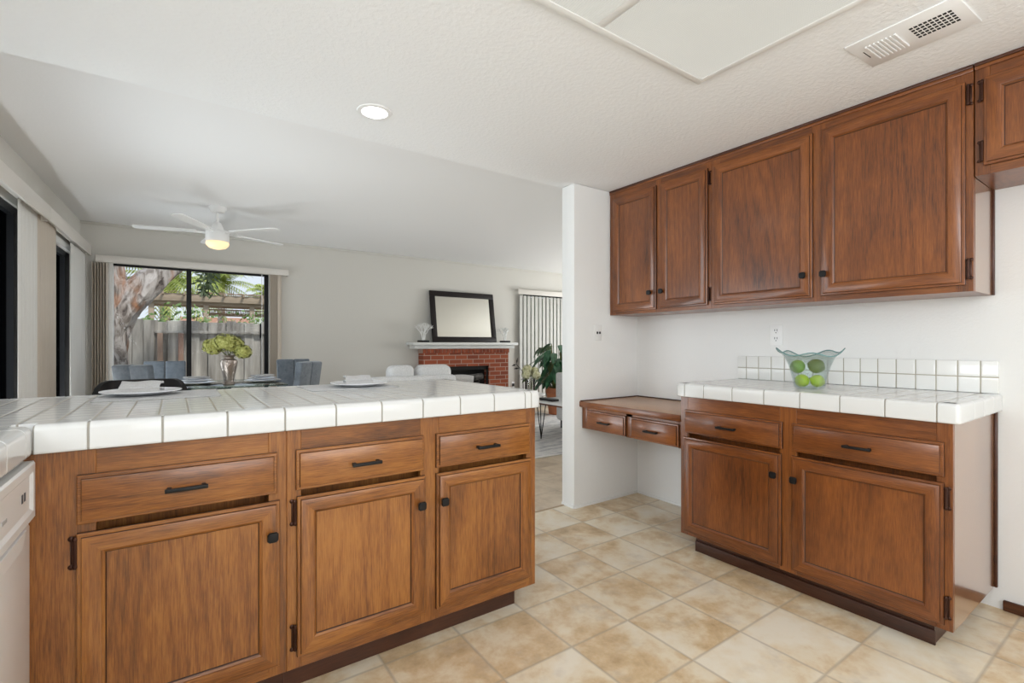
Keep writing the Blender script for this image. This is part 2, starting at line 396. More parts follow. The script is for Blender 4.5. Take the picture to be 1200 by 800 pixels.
def tag(o, label=None, cat=None, group=None, kind=None):
    if label: o['label'] = label
    if cat: o['category'] = cat
    if group: o['group'] = group
    if kind: o['kind'] = kind
    return o
def thing(name, loc, rz, label, cat, group=None):
    o = bpy.data.objects.new(name, None); C.objects.link(o)
    o.empty_display_size = 0.1; o.location = loc; o.rotation_euler = (0, 0, rz)
    return tag(o, label, cat, group)
def struct(o): o['kind'] = 'structure'; return o
def copy_tree(o, parent=None):
    c = o.copy(); C.objects.link(c)
    if parent: c.parent = parent
    for ch in o.children: copy_tree(ch, c)
    return c

# ------------------------------------------------------------ room shell
XR, YN = 2.864, 2.457
LWX, LWR = -1.043, -math.atan(0.0313)          # the left wall is a touch out of square
def on_left(o): o.location = (LWX, 0, 0); o.rotation_euler = (0, 0, LWR); return o
KC, LC, YB, XE = 2.215, 2.44, 6.87, 7.6

struct(MB().box(-1.0, -2.2, -0.05, XR, 2.560, 0).build('floor', FLOOR))
struct(MB().box(-0.95, 2.560, -0.05, XE, 6.95, 0).build('floor_living', FLOORB))
struct(MB().box(-0.93, 2.553, 0, 2.225, 2.568, 0.004, 0, 0.0015).build('trim_1', [plain('threshold_strip', (0.45, 0.33, 0.22), 0.5)]))
struct(MB().box(-1.2, -2.3, KC, XR + 0.1, 2.585, KC + 0.32).build('ceiling', CEIL))
struct(MB().box(-1.2, 2.585, LC, XE + 0.1, 7.0, LC + 0.12).build('ceiling_living', CEILB))
# back wall of the kitchen nook, running on behind it as the living room's near wall
struct(MB().box(2.2254, YN, 0, XE, YN + 0.127, KC, 0, 0.006).box(2.2254, YN + 0.05, KC, XE, YN + 0.127, LC).build('wall_nook', WALL))
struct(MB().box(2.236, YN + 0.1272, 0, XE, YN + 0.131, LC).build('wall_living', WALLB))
struct(MB().box(XR, -2.2, 0, XR + 0.1, YN, KC).build('wall_right', WALL))
# rear wall behind the camera, with an unseen window added for the fill lamp
struct(MB().box(-1.2, -2.3, 0, XR + 0.1, -2.2, 0.70).box(-1.2, -2.3, 2.2, XR + 0.1, -2.2, KC).box(-1.2, -2.3, 0.7, -0.25, -2.2, 2.2).box(2.05, -2.3, 0.7, XR + 0.1, -2.2, 2.2).build('wall_rear', WALL))
m = MB()
for a, b_ in ((-0.25, -0.21), (0.88, 0.92), (2.01, 2.05)): m.box(a, -2.27, 0.7, b_, -2.23, 2.2)
m.box(-0.25, -2.27, 0.7, 2.05, -2.23, 0.74).box(-0.25, -2.27, 2.16, 2.05, -2.23, 2.2)
struct(m.build('added_window_3', TRIMW))
# left wall: unseen kitchen window opening added for the fill lamp, two sliding doors
def wall_open(y0, y1, z1, opens, t, sgn=-1):
    m = MB(); y = y0
    for a, b_, zl, zh in opens:
        m.box(0, y, 0, sgn * t, a, z1)
        if zl > 0: m.box(0, a, 0, sgn * t, b_, zl)
        m.box(0, a, zh, sgn * t, b_, z1); y = b_
    m.box(0, y, 0, sgn * t, y1, z1); return m
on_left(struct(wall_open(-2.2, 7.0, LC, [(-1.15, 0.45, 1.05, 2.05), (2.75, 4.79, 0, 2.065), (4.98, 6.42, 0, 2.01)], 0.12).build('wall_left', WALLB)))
def slider(name, y0, y1, zh, mull, fw=0.10):
    m = MB()
    m.box(-0.09, y0, 0, -0.015, y0 + 0.06, zh).box(-0.09, y1 - fw, 0, -0.015, y1, zh).box(-0.09, y0, zh - 0.055, -0.015, y1, zh).box(-0.09, y0, 0, -0.015, y1, 0.05)
    m.box(-0.075, mull - 0.04, 0.05, -0.03, mull + 0.04, zh - 0.055)
    o = on_left(struct(m.build(name, BFRAME)))
    g = MB().box(-0.055, y0 + 0.06, 0.05, -0.05, y1 - fw, zh - 0.055).build(name + '_pane', DGLASS, o)
    return o
slider('door_1', 2.75, 4.79, 2.065, 3.75)
slider('door_2', 4.98, 6.42, 2.01, 5.6, 0.2)
m = MB().box(0.0, 4.94, 2.01, 0.018, 6.47, 2.07).box(0.0, 6.42, 0, 0.018, 6.47, 2.01)
on_left(struct(m.build('trim_2', TRIMW)))
# back wall with the wide window and the narrower one at its right
m = MB()
WA = [(-0.60, 0.985, 0.06, 2.012), (5.02, 6.35, 0.06, 2.0)]
x = -0.98
for a, b_, zl, zh in WA:
    m.box(x, YB, 0, a, YB + 0.13, LC).box(a, YB, 0, b_, YB + 0.13, zl).box(a, YB, zh, b_, YB + 0.13, LC); x = b_
m.box(x, YB, 0, XE + 0.1, YB + 0.13, LC)
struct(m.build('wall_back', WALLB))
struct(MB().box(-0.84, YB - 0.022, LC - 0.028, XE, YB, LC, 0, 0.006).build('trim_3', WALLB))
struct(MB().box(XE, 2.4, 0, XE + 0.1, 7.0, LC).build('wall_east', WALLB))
def backwin(name, a, b_, zl, zh, mull, mw=0.05):
    m = MB()
    y0, y1 = YB + 0.03, YB + 0.075
    m.box(a, y0, zl, a + 0.03, y1, zh).box(b_ - 0.045, y0, zl, b_, y1, zh).box(a, y0, zh - 0.022, b_, y1, zh).box(a, y0, zl, b_, y1, zl + 0.04)
    m.box(mull - mw / 2, y0 - 0.012, zl, mull + mw / 2, y1, zh)
    o = struct(m.build(name, BFRAME))
    MB().box(a + 0.03, YB + 0.05, zl + 0.04, b_ - 0.045, YB + 0.054, zh - 0.022).build('pane', GLASS, o)
    return o
bw = backwin('window_1', -0.60, 0.985, 0.06, 2.012, 0.135)
MB().box(0.885, YB + 0.015, 1.20, 0.905, YB + 0.03, 1.38, 0, 0.004).build('latch', BFRAME, bw)
struct(MB().box(-0.60, YB - 0.004, 0.06, -0.560, YB + 0.10, 2.012).build('trim_4', TRIMW))
backwin('window_2', 5.02, 6.35, 0.06, 2.0, 5.6)
# baseboards
struct(MB().box(XR - 0.014, -1.5, 0, XR, 0.49, 0.045, 0, 0.005).build('baseboard_right', D_Y))
m = MB().box(2.2254, YN - 0.006, 0, XR, YN, 0.018, 0, 0.002).box(2.2194, YN, 0, 2.2254, YN + 0.127, 0.018, 0, 0.002).box(XR - 0.006, 1.66, 0, XR, YN - 0.006, 0.018, 0, 0.002)
struct(m.build('baseboard_nook', WALL))
struct(MB().box(0.99, YB - 0.012, 0, 3.02, YB, 0.08, 0, 0.003).build('baseboard_back', TRIMW))

# ------------------------------------------------------------ cabinetry
DOORP = [(0, 0), (0, -0.0105), (0.002, -0.0125), (0.0085, -0.0132), (0.0095, -0.0145), (0.0105, -0.0195), (0.0125, -0.0205), (0.047, -0.0205), (0.0495, -0.0195), (0.0505, -0.0165), (0.0565, -0.0125), (0.059, -0.0090), (0.0595, -0.0070)]
def door(parent, x0, x1, z0, z1, knob=None, hinges=(), mats=None, tilt=0.0):
    WZ, WX = mats
    d = MB().sweep(x0, x1, z0, z1, DOORP, 0, 1, None, (0, 4, 10, 11, 12)).quad([(x0, -0.0005, z0), (x0, -0.0005, z1), (x1, -0.0005, z1), (x1, -0.0005, z0)]).build('door', [WZ, WX, DARKLINE], parent)
    MB().box(x0 + 0.0585, -0.0085, z0 + 0.0585, x1 - 0.0585, -0.003, z1 - 0.0585).build('panel', [WZ], d)
    if knob:
        kx, kz = knob
        k = MB()
        k.rings([[(kx + a * r, y, kz + b_ * r) for a, b_ in ((-1, -.62), (-.62, -1), (.62, -1), (1, -.62), (1, .62), (.62, 1), (-.62, 1), (-1, .62))] for r, y in ((.007, -.020), (.007, -.030), (.0135, -.034), (.0155, -.041), (.0135, -.046), (.004, -.0475))])
        o = k.build('knob', BLACK, d); o['label'] = 'small black square knob'
    for hx, hz in hinges:
        h = MB()
        h.box(hx - 0.008, -0.003, hz - 0.030, hx + 0.004, 0.0, hz + 0.030, 0, 0.001)
        h.tube([(hx + 0.002, -0.009, hz - 0.030), (hx + 0.002, -0.009, hz + 0.030)], 0.0055, 8)
        for sg in (-1, 1):
            h.sphere((hx + 0.002, -0.009, hz + sg * 0.034), 0.0065, (1, 1, 1.2), 8)
            h.sphere((hx - 0.006, -0.003, hz + sg * 0.036), 0.007, (1, .5, 1.0), 8)
        o = h.build('hinge', BRONZE, d); o['label'] = 'dark bronze hinge'
    return d
DRP = [(0, 0), (0, -0.0105), (0.002, -0.0125), (0.0085, -0.0132), (0.0095, -0.0145), (0.0105, -0.0195), (0.0125, -0.0205)]
def pull(parent, px, pz, L=0.10, y=-0.0205):
    k = MB()
    for sg in (-1, 1): k.box(px + sg * (L / 2 - 0.010) - 0.005, y, pz - 0.005, px + sg * (L / 2 - 0.010) + 0.005, y - 0.022, pz + 0.005)
    k.box(px - L / 2, y - 0.019, pz - 0.0055, px + L / 2, y - 0.029, pz + 0.0055, 0, 0.002)
    o = k.build('handle', BLACK, parent); o['label'] = 'black bar pull'; return o
def drawer(parent, x0, x1, z0, z1, px, pz, mats, L=0.10):
    d = MB().sweep(x0, x1, z0, z1, DRP, 1, 1, 1, (0, 4)).quad([(x0, -0.0005, z0), (x0, -0.0005, z1), (x1, -0.0005, z1), (x1, -0.0005, z0)], 1).build('drawer', [*mats, DARKLINE], parent)
    pull(d, px, pz, L); return d
def face_frame(parent, x0, x1, z0, z1, stiles, rails, mats):
    """stiles: list of (xa, xb); rails: list of (za, zb); thin joints between the boards"""
    m = MB()
    for a, b_ in stiles: m.box(a, 0, z0, b_, 0.019, z1, 0, 0.0012, 1)
    st = sorted(stiles)
    for (a, b_), (c, d) in zip(st, st[1:]):
        for za, zb in rails: m.box(b_, 0.0004, za, c, 0.019, zb, 1, 0.0008, 1)
    return m.build('face_frame', list(mats), parent)
MW, MV = (W_Z, W_X), (V_Z, V_X)

# peninsula: two units side by side
FY = 1.654
def pen_unit(x0, x1, label, stiles, end=False):
    t = thing('base_cabinet', ((x0 + x1) / 2, FY, 0), 0, label, 'cabinet')
    ox = (x0 + x1) / 2
    return t, ox
t, ox = pen_unit(-0.285, 0.288, 'oak base cabinet with one wide drawer and door beside the dishwasher', None)
face_frame(t, 0, 0, 0.088, 0.846, [(-0.330, -0.17), (0.235, 0.2863)], [(0.088, 0.150), (0.765, 0.846)], MW)
MB().box(-0.330, 0.060, 0.088, 0.2863, 0.60, 0.846).box(-0.330, 0.019, 0.088, -0.17, 0.06, 0.846).box(0.235, 0.019, 0.088, 0.2863, 0.06, 0.846).build('carcass', [W_Z], t)
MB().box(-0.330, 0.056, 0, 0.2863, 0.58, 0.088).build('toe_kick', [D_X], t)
drawer(t, -0.206 - ox, 0.259 - ox, 0.657, 0.783, 0.027 - ox, 0.719, MW)
door(t, -0.206 - ox, 0.266 - ox, 0.122, 0.634, (0.243 - ox, 0.533), [(-0.211 - ox, 0.586), (-0.211 - ox, 0.19)], MW)
t, ox = pen_unit(0.288, 1.273, 'oak base cabinet with two drawers and two doors at the open end of the peninsula', None)
face_frame(t, 0, 0, 0.088, 0.846, [(-0.4922, -0.45), (-0.04, 0.035), (0.445, 0.4925)], [(0.088, 0.150), (0.765, 0.846)], MW)
MB().box(-0.4922, 0.060, 0.088, 0.4925, 0.60, 0.846).box(-0.4922, 0.019, 0.088, -0.45, 0.06, 0.846).box(0.47, 0.019, 0.088, 0.4925, 0.06, 0.846).build('carcass', [W_Z], t)
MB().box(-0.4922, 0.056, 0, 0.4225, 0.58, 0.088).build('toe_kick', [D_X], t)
drawer(t, 0.314 - ox, 0.750 - ox, 0.656, 0.783, 0.531 - ox, 0.717, MW)
drawer(t, 0.801 - ox, 1.237 - ox, 0.656, 0.783, 1.013 - ox, 0.716, MW)
door(t, 0.317 - ox, 0.757 - ox, 0.128, 0.635, (0.731 - ox, 0.535), [(0.309 - ox, 0.586), (0.309 - ox, 0.19)], MW)
door(t, 0.801 - ox, 1.244 - ox, 0.128, 0.635, (0.823 - ox, 0.533), (), MW)

# right base cabinet (local x = 1.645 - Y)
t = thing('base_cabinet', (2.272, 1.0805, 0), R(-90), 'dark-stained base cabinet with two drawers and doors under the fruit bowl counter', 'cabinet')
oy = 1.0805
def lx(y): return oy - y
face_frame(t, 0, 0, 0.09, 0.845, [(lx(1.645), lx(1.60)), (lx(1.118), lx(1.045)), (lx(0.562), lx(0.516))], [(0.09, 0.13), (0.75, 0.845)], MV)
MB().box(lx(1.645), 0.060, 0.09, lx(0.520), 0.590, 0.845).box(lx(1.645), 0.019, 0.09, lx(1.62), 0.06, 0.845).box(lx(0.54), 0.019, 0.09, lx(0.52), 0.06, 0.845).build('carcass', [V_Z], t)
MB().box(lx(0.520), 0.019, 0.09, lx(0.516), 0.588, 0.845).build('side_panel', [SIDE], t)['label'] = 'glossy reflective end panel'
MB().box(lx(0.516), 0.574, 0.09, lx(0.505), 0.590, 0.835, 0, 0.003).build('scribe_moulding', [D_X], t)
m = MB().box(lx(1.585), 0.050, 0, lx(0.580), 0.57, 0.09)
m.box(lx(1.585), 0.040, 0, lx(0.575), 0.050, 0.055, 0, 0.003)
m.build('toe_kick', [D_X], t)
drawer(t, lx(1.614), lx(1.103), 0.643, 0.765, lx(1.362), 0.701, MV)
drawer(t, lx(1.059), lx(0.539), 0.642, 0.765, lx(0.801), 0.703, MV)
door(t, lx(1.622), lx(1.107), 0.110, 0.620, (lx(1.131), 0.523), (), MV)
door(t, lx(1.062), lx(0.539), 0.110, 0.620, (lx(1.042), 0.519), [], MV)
for hz in (0.566, 0.175):       # hinges on the far side of the second door
    hx = lx(0.532); h = MB()
    h.box(hx - 0.004, -0.003, hz - 0.030, hx + 0.008, 0.0, hz + 0.030, 0, 0.001)
    h.tube([(hx - 0.002, -0.009, hz - 0.030), (hx - 0.002, -0.009, hz + 0.030)], 0.0055, 8)
    for sg in (-1, 1):
        h.sphere((hx - 0.002, -0.009, hz + sg * 0.034), 0.0065, (1, 1, 1.2), 8)
        h.sphere((hx + 0.006, -0.003, hz + sg * 0.036), 0.007, (1, .5, 1.0), 8)
    h.build('hinge', BRONZE, t)['label'] = 'dark bronze hinge'

# wall cabinets
def rhinge(parent, hx, hz):
    h = MB()
    h.box(hx - 0.004, -0.003, hz - 0.030, hx + 0.008, 0.0, hz + 0.030, 0, 0.001)
    h.tube([(hx - 0.002, -0.009, hz - 0.030), (hx - 0.002, -0.009, hz + 0.030)], 0.0055, 8)
    for sg in (-1, 1):
        h.sphere((hx - 0.002, -0.009, hz + sg * 0.034), 0.0065, (1, 1, 1.2), 8)
        h.sphere((hx + 0.006, -0.003, hz + sg * 0.036), 0.007, (1, .5, 1.0), 8)
    h.build('hinge', BRONZE, parent)['label'] = 'dark bronze hinge'
XU = 2.569
def upper(y0, y1, zb, label):
    oy_ = (y0 + y1) / 2
    t = thing('wall_cabinet', (XU, oy_, zb), R(-90), label, 'cabinet')
    f = lambda y: oy_ - y
    h = KC - zb
    MB().box(f(y0), 0.019, 0.0, f(y1), XR - XU - 0.001, h - 0.001).build('carcass', [V_Z], t)
    m = MB().box(f(y0), -0.010, h - 0.014, f(y1), 0.0, h - 0.001, 0, 0.003).box(f(y0), -0.006, h - 0.028, f(y1), 0.0, h - 0.014, 1, 0.002)
    m.build('crown_trim', [D_X, V_X], t)
    return t, f, h
U = 1.327
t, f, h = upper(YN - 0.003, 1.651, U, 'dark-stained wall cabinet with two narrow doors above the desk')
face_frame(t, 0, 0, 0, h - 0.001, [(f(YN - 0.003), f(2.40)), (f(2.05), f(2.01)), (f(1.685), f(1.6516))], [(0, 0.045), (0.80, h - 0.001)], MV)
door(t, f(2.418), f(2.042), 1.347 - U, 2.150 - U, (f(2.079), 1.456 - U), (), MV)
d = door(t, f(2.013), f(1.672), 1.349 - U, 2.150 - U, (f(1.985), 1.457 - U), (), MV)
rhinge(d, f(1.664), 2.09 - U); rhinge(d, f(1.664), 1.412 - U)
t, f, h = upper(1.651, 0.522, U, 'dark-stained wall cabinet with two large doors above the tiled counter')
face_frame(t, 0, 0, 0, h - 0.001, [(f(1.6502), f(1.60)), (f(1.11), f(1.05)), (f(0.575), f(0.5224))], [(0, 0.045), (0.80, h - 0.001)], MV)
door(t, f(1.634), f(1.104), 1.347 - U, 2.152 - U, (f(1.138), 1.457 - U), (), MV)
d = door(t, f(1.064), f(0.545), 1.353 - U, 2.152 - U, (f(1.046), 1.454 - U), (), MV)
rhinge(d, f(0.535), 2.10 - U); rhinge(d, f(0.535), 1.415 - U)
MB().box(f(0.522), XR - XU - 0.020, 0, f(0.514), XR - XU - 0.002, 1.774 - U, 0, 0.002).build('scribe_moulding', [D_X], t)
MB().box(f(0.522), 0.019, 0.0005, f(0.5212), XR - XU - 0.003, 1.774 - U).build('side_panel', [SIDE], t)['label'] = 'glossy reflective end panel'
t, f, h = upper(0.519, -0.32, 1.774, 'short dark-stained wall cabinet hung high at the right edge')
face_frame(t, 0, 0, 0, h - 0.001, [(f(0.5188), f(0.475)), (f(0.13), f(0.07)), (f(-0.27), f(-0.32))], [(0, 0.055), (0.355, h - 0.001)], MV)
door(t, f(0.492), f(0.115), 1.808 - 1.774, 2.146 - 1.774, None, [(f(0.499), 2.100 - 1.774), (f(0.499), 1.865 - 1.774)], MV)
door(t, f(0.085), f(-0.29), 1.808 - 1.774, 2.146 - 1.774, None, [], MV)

# desk in the nook
t = thing('built_in_desk', (2.298, 2.05, 0.54), R(-90), 'low built-in desk with two small drawers and tan top', 'desk')
f = lambda y: 2.05 - y
z0 = -0.54
MB().box(f(YN - 0.002), -0.018, 0.698 + z0, f(1.650), XR - 2.298 - 0.002, 0.728 + z0, 0, 0.002).build('desktop', [DESK], t)
m = MB().box(f(YN - 0.002), -0.027, 0.692 + z0, f(1.650), -0.018, 0.7295 + z0, 0, 0.003)
m.build('edge_band', [V_X], t)
m = MB().box(f(YN - 0.002), XR - 2.298 - 0.012, 0.728 + z0, f(1.650), XR - 2.298 - 0.002, 0.735 + z0, 0, 0.001).box(f(YN - 0.002), -0.02, 0.728 + z0, f(YN - 0.012), XR - 2.298 - 0.012, 0.735 + z0, 0, 0.001)
m.build('wall_trim', [D_X], t)
m = MB().box(f(YN - 0.002), 0, 0.545 + z0, f(2.41), 0.019, 0.695 + z0, 0, 0.001).box(f(2.06), 0.001, 0.543 + z0, f(2.01), 0.019, 0.695 + z0, 0, 0.001).box(f(1.68), 0, 0.541 + z0, f(1.650), 0.019, 0.695 + z0, 0, 0.001)
m.box(f(2.41), 0.001, 0.672 + z0, f(1.68), 0.019, 0.695 + z0, 1).box(f(YN - 0.002), 0.019, 0.541 + z0, f(1.650), 0.45, 0.695 + z0, 1)
m.build('apron', [V_Z, V_X], t)
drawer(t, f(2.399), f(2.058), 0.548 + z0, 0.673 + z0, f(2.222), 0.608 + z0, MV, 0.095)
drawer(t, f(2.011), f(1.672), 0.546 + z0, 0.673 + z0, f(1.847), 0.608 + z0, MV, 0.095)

# ------------------------------------------------------------ tiled worktops
def nose(zt, zb, r=0.017, inn=0.052):
    p = [(-inn, zt)]
    for i in range(6):
        a = R(90 - 18 * i); p.append((-r + r * math.cos(a), zt - r + r * math.sin(a)))
    p += [(0, zb + 0.006)]
    for i in range(3):
        a = R(-45 * i); p.append((-0.006 + 0.006 * math.cos(a), zb + 0.006 + 0.006 * math.sin(a)))
    p += [(-0.012, zb), (-0.012, zb + 0.03), (-inn, zt - 0.02)]
    return p
def path_round(pts, r, seg=5):
    out = [Vector(pts[0])]
    for a, b_, c in zip(pts, pts[1:], pts[2:]):
        a, b_, c = Vector(a), Vector(b_), Vector(c)
        d1, d2 = (b_ - a).normalized(), (c - b_).normalized()
        p0, p1 = b_ - d1 * r, b_ + d2 * r
        cen = p0 + d2 * r
        for i in range(seg + 1):
            t_ = i / seg * math.pi / 2
            out.append(cen - d2 * r * math.cos(t_) + d1 * r * math.sin(t_))
    out.append(Vector(pts[-1])); return out
def edge_trim(m, path, breaks, prof, gap=0.0048):
    s = [0]
    for a, b_ in zip(path, path[1:]): s.append(s[-1] + (b_ - a).length)
    def at(q):
        for i in range(len(path) - 1):
            if q <= s[i + 1] + 1e-9:
                k = (q - s[i]) / (s[i + 1] - s[i]); return path[i].lerp(path[i + 1], k), i
        return path[-1], len(path) - 2
    def nrm(q):
        e = 0.0015
        d = (at(min(q + e, s[-1]))[0] - at(max(q - e, 0))[0]).normalized()
        return Vector((d.y, -d.x))
    def ring(q, pf, dn=0):
        p = at(q)[0]; n = nrm(q)
        return [(p.x + n.x * (u - dn), p.y + n.y * (u - dn), z) for u, z in pf]
    br = [0] + list(breaks) + [s[-1]]
    for a, b_ in zip(br, br[1:]):
        qs = [a + gap / 2] + [x for x in s if a + gap < x < b_ - gap] + [b_ - gap / 2]
        rs = []
        pts = [qs[0], qs[0] + 0.0012] + qs[1:-1] + [qs[-1] - 0.0012, qs[-1]]
        cx = [0.0012, 0] + [0] * (len(qs) - 2) + [0, 0.0012]
        for q, c in zip(pts, cx): rs.append([(x_, y_, z_ - (c if i < 8 else 0)) for i, (x_, y_, z_) in enumerate(ring(q, prof, c))])
        m.rings(rs, 0)
    pg = [(u - 0.0035 if u > -0.02 else u, min(z, prof[0][1] - 0.003)) for u, z in prof]
    m.rings([ring(q, pg) for q in s], 1)
    return s[-1]
ZT, ZB = 0.920, 0.848
t = thing('tile_countertop', (0.5, 2.1, ZB), 0, 'white tiled peninsula countertop carrying two plate settings', 'countertop')
T0 = Vector((0.5, 2.1, ZB))
m = MB()
m.prism([(-0.96, 0.30), (-0.33, 0.30), (-0.33, 1.675), (1.24, 1.675), (1.24, 2.465), (-0.96, 2.465)], 2, ZB + 0.004, ZT - 0.0005)
o = m.build('tile_surface', [TOPTILE], t); o.location = -T0
m = MB()
p1 = path_round([(-0.285, 1.63), (1.288, 1.63), (1.288, 2.51), (-0.96, 2.51)], 0.022)
br = [x_ + 0.285 for x_ in (-0.182, -0.028, 0.126, 0.28, 0.434, 0.588, 0.742, 0.896, 1.05, 1.204, 1.236)]
L1 = 1.573 - 0.044 + 0.0345
br += [L1 + x_ for x_ in (0.09, 0.244, 0.398, 0.552, 0.706)] + [L1 + 0.88 + 0.08 + 0.154 * k for k in range(14)]
edge_trim(m, p1, br, nose(ZT, ZB))
p2 = [Vector((-0.285, 0.30)), Vector((-0.285, 1.63))]
m.box(1.235, 1.641, ZT - 0.03, 1.277, 1.683, ZT - 0.0003).box(1.235, 2.457, ZT - 0.03, 1.277, 2.499, ZT - 0.0003)
edge_trim(m, p2, [1.27 - 0.154 * k for k in range(8, -1, -1)], nose(ZT, ZB))
o = m.build('edge_tile', [EDGE, GROUT], t); o.location = -T0

ZT2, ZB2 = 0.908, 0.836
t = thing('tile_countertop', (2.55, 1.08, ZB2), 0, 'white tiled countertop along the right wall under the glass bowl', 'countertop')
T0 = Vector((2.55, 1.08, ZB2))
o = MB().box(2.292, 0.535, 0.846, XR - 0.001, 1.615, ZT2 - 0.0005).build('tile_surface', [TOPTILE2], t); o.location = -T0
m = MB()
p1 = path_round([(XR - 0.001, 1.660), (2.248, 1.660), (2.248, 0.492), (XR - 0.001, 0.492)], 0.016)
L0 = 0.615 - 0.0069
br = [0.15, 0.30, 0.45]
br += [L0 + (1.660 - y) - 0.0 for y in (1.606, 1.493, 1.336, 1.180, 1.022, 0.866, 0.711, 0.556)]
L2 = L0 + 1.168 - 0.0069
br += [L2 + x_ for x_ in (0.185, 0.327, 0.474)]
edge_trim(m, p1, br, nose(ZT2, ZB2, 0.014))
m.box(2.258, 1.606, ZT2 - 0.03, 2.302, 1.650, ZT2 - 0.0003).box(2.258, 0.502, ZT2 - 0.03, 2.302, 0.546, ZT2 - 0.0003)
o = m.build('edge_tile', [EDGE, GROUT], t); o.location = -T0
t = MB().box(XR - 0.012, 0.502, ZT2 + 0.0003, XR - 0.0005, 1.657, 1.047, 0, 0.004).build('tile_backsplash', [SPLASH])
tag(t, 'low white tile backsplash two rows high behind the bowl', 'backsplash')

# ------------------------------------------------------------ dishwasher
t = thing('dishwasher', (-0.604, 1.352, 0), 0, 'white built-in dishwasher at the left edge under the counter', 'dishwasher')
o = MB().box(-0.30, -0.30, 0.10, 0.285, 0.30, 0.842, 0, 0.004).build('body', [ENAMEL], t)
m = MB().box(0.285, -0.298, 0.11, 0.312, 0.298, 0.680, 0, 0.006)
m.build('door', [ENAMEL], t)
m = MB()
def dwr(x, ins, z0_, z1_): return [(x, -0.298 + ins, z0_ + ins), (x, 0.298 - ins, z0_ + ins), (x, 0.298 - ins, z1_ - ins), (x, -0.298 + ins, z1_ - ins)]
a0, a1 = 0.692, 0.832
m.rings([dwr(0.285, 0, a0, a1), dwr(0.318, 0, a0, a1), dwr(0.322, 0.005, a0, a1), dwr(0.322, 0.022, a0, a1), dwr(0.316, 0.030, a0, a1)])
cp = m.build('control_panel', [WHITEP], t)
for k, yy in enumerate((0.20, 0.222)):
    MB().box(0.3155, yy - 0.005, 0.752, 0.3175, yy + 0.005, 0.772, 0, 0.0008).build('indicator', [plain('grey_mark', (0.06, 0.06, 0.07), 0.5)] if k == 0 else [bpy.data.materials['grey_mark']], cp)
for k in range(5): MB().box(0.3155, -0.20 + 0.06 * k, 0.748, 0.3170, -0.165 + 0.06 * k, 0.756).build('button', [plain('button_grey', (0.5, 0.5, 0.5), 0.5) if k == 0 else bpy.data.materials['button_grey']], cp)
m = MB().prism([(-0.21, 0.688), (0.21, 0.688), (0.17, 0.655), (-0.17, 0.655)], 0, 0.305, 0.322)
m.build('handle', [WHITEP], t)

# ------------------------------------------------------------ ceiling fittings
t = thing('ceiling_light', (0.90, 0.605, KC), 0, 'large rectangular ceiling light with ribbed translucent panels', 'light')
m = MB()
LX0, LX1, LY0, LY1 = -0.90, 0.895, -0.605, 0.61
def frm(a, b_, c, d, wd=0.030): m.box(a, c, 0, b_, d, -0.012, 0, 0.003)
m.box(LX0, LY0, -0.001, LX1, LY0 + 0.03, -0.014, 0, 0.004).box(LX0, LY1 - 0.03, -0.001, LX1, LY1, -0.014, 0, 0.004).box(LX0, LY0 + 0.03, -0.001, LX0 + 0.03, LY1 - 0.03, -0.014, 0, 0.004).box(LX1 - 0.03, LY0 + 0.03, -0.001, LX1, LY1 - 0.03, -0.014, 0, 0.004)
for bx in (-0.31, 0.29): m.box(bx - 0.018, LY0 + 0.03, -0.001, bx + 0.018, LY1 - 0.03, -0.012, 0, 0.003)
m.build('frame', [TRIMW], t)
for a, b_ in ((LX0 + 0.03, -0.328), (-0.292, 0.272), (0.308, LX1 - 0.03)):
    rs = []; n = 22
    y0, y1 = LY0 + 0.03, LY1 - 0.03
    for i in range(n + 1):
        v_ = i / n; row = []
        for j in range(n + 1):
            u_ = j / n
            e = min(u_, 1 - u_) * (b_ - a) ; e2 = min(v_, 1 - v_) * (y1 - y0)
            dome = (1 - max(0, 1 - e / 0.14) ** 2) * (1 - max(0, 1 - e2 / 0.14) ** 2)
            row.append((a + (b_ - a) * u_, y0 + (y1 - y0) * v_, -0.002 - 0.0095 * (1 - dome)))
        rs.append(row)
    MB().rings(rs, 0, False).build('diffuser', [DIFF], t)

m = MB().box(-0.115, -0.160, 0, 0.115, 0.160, -0.006, 0, 0.003)
t = thing('ceiling_vent', (2.135, 0.600, KC), R(-3), 'white slotted air vent on the ceiling above the wall cabinets', 'vent')
m.build('frame', [WHITEP], t)
m = MB()
for k in range(8): m.box(-0.062, 0.022 + 0.0125 * k, -0.006, 0.062, 0.028 + 0.0125 * k, -0.011, 0, 0.001, 1, Matrix.Rotation(0, 4, 'X'))
m.build('louver', [WHITEP], t)
m = MB()
for i in range(5):
    for k in range(9): m.box(-0.050 + 0.020 * i, -0.012 - 0.0130 * k, -0.0058, -0.038 + 0.020 * i, -0.0215 - 0.0130 * k, -0.0066)
m.build('vent_grille', [plain('vent_dark', (0.02, 0.02, 0.02), 0.9)], t)
MB().box(-0.03, 0.131, -0.0058, 0.03, 0.134, -0.0066).build('damper_slot', [bpy.data.materials['vent_dark']], t)

t = thing('recessed_light', (0.773, 2.245, KC), 0, 'round recessed ceiling light glowing white', 'light')
MB().lathe([(0.056, -0.001), (0.060, -0.006), (0.078, -0.004), (0.080, 0.0)], seg=40, caps=False).build('trim_ring', [WHITEP], t)
MB().lathe([(0.001, -0.004), (0.030, -0.0045), (0.058, -0.003)], seg=32).build('lens', [LENS], t)

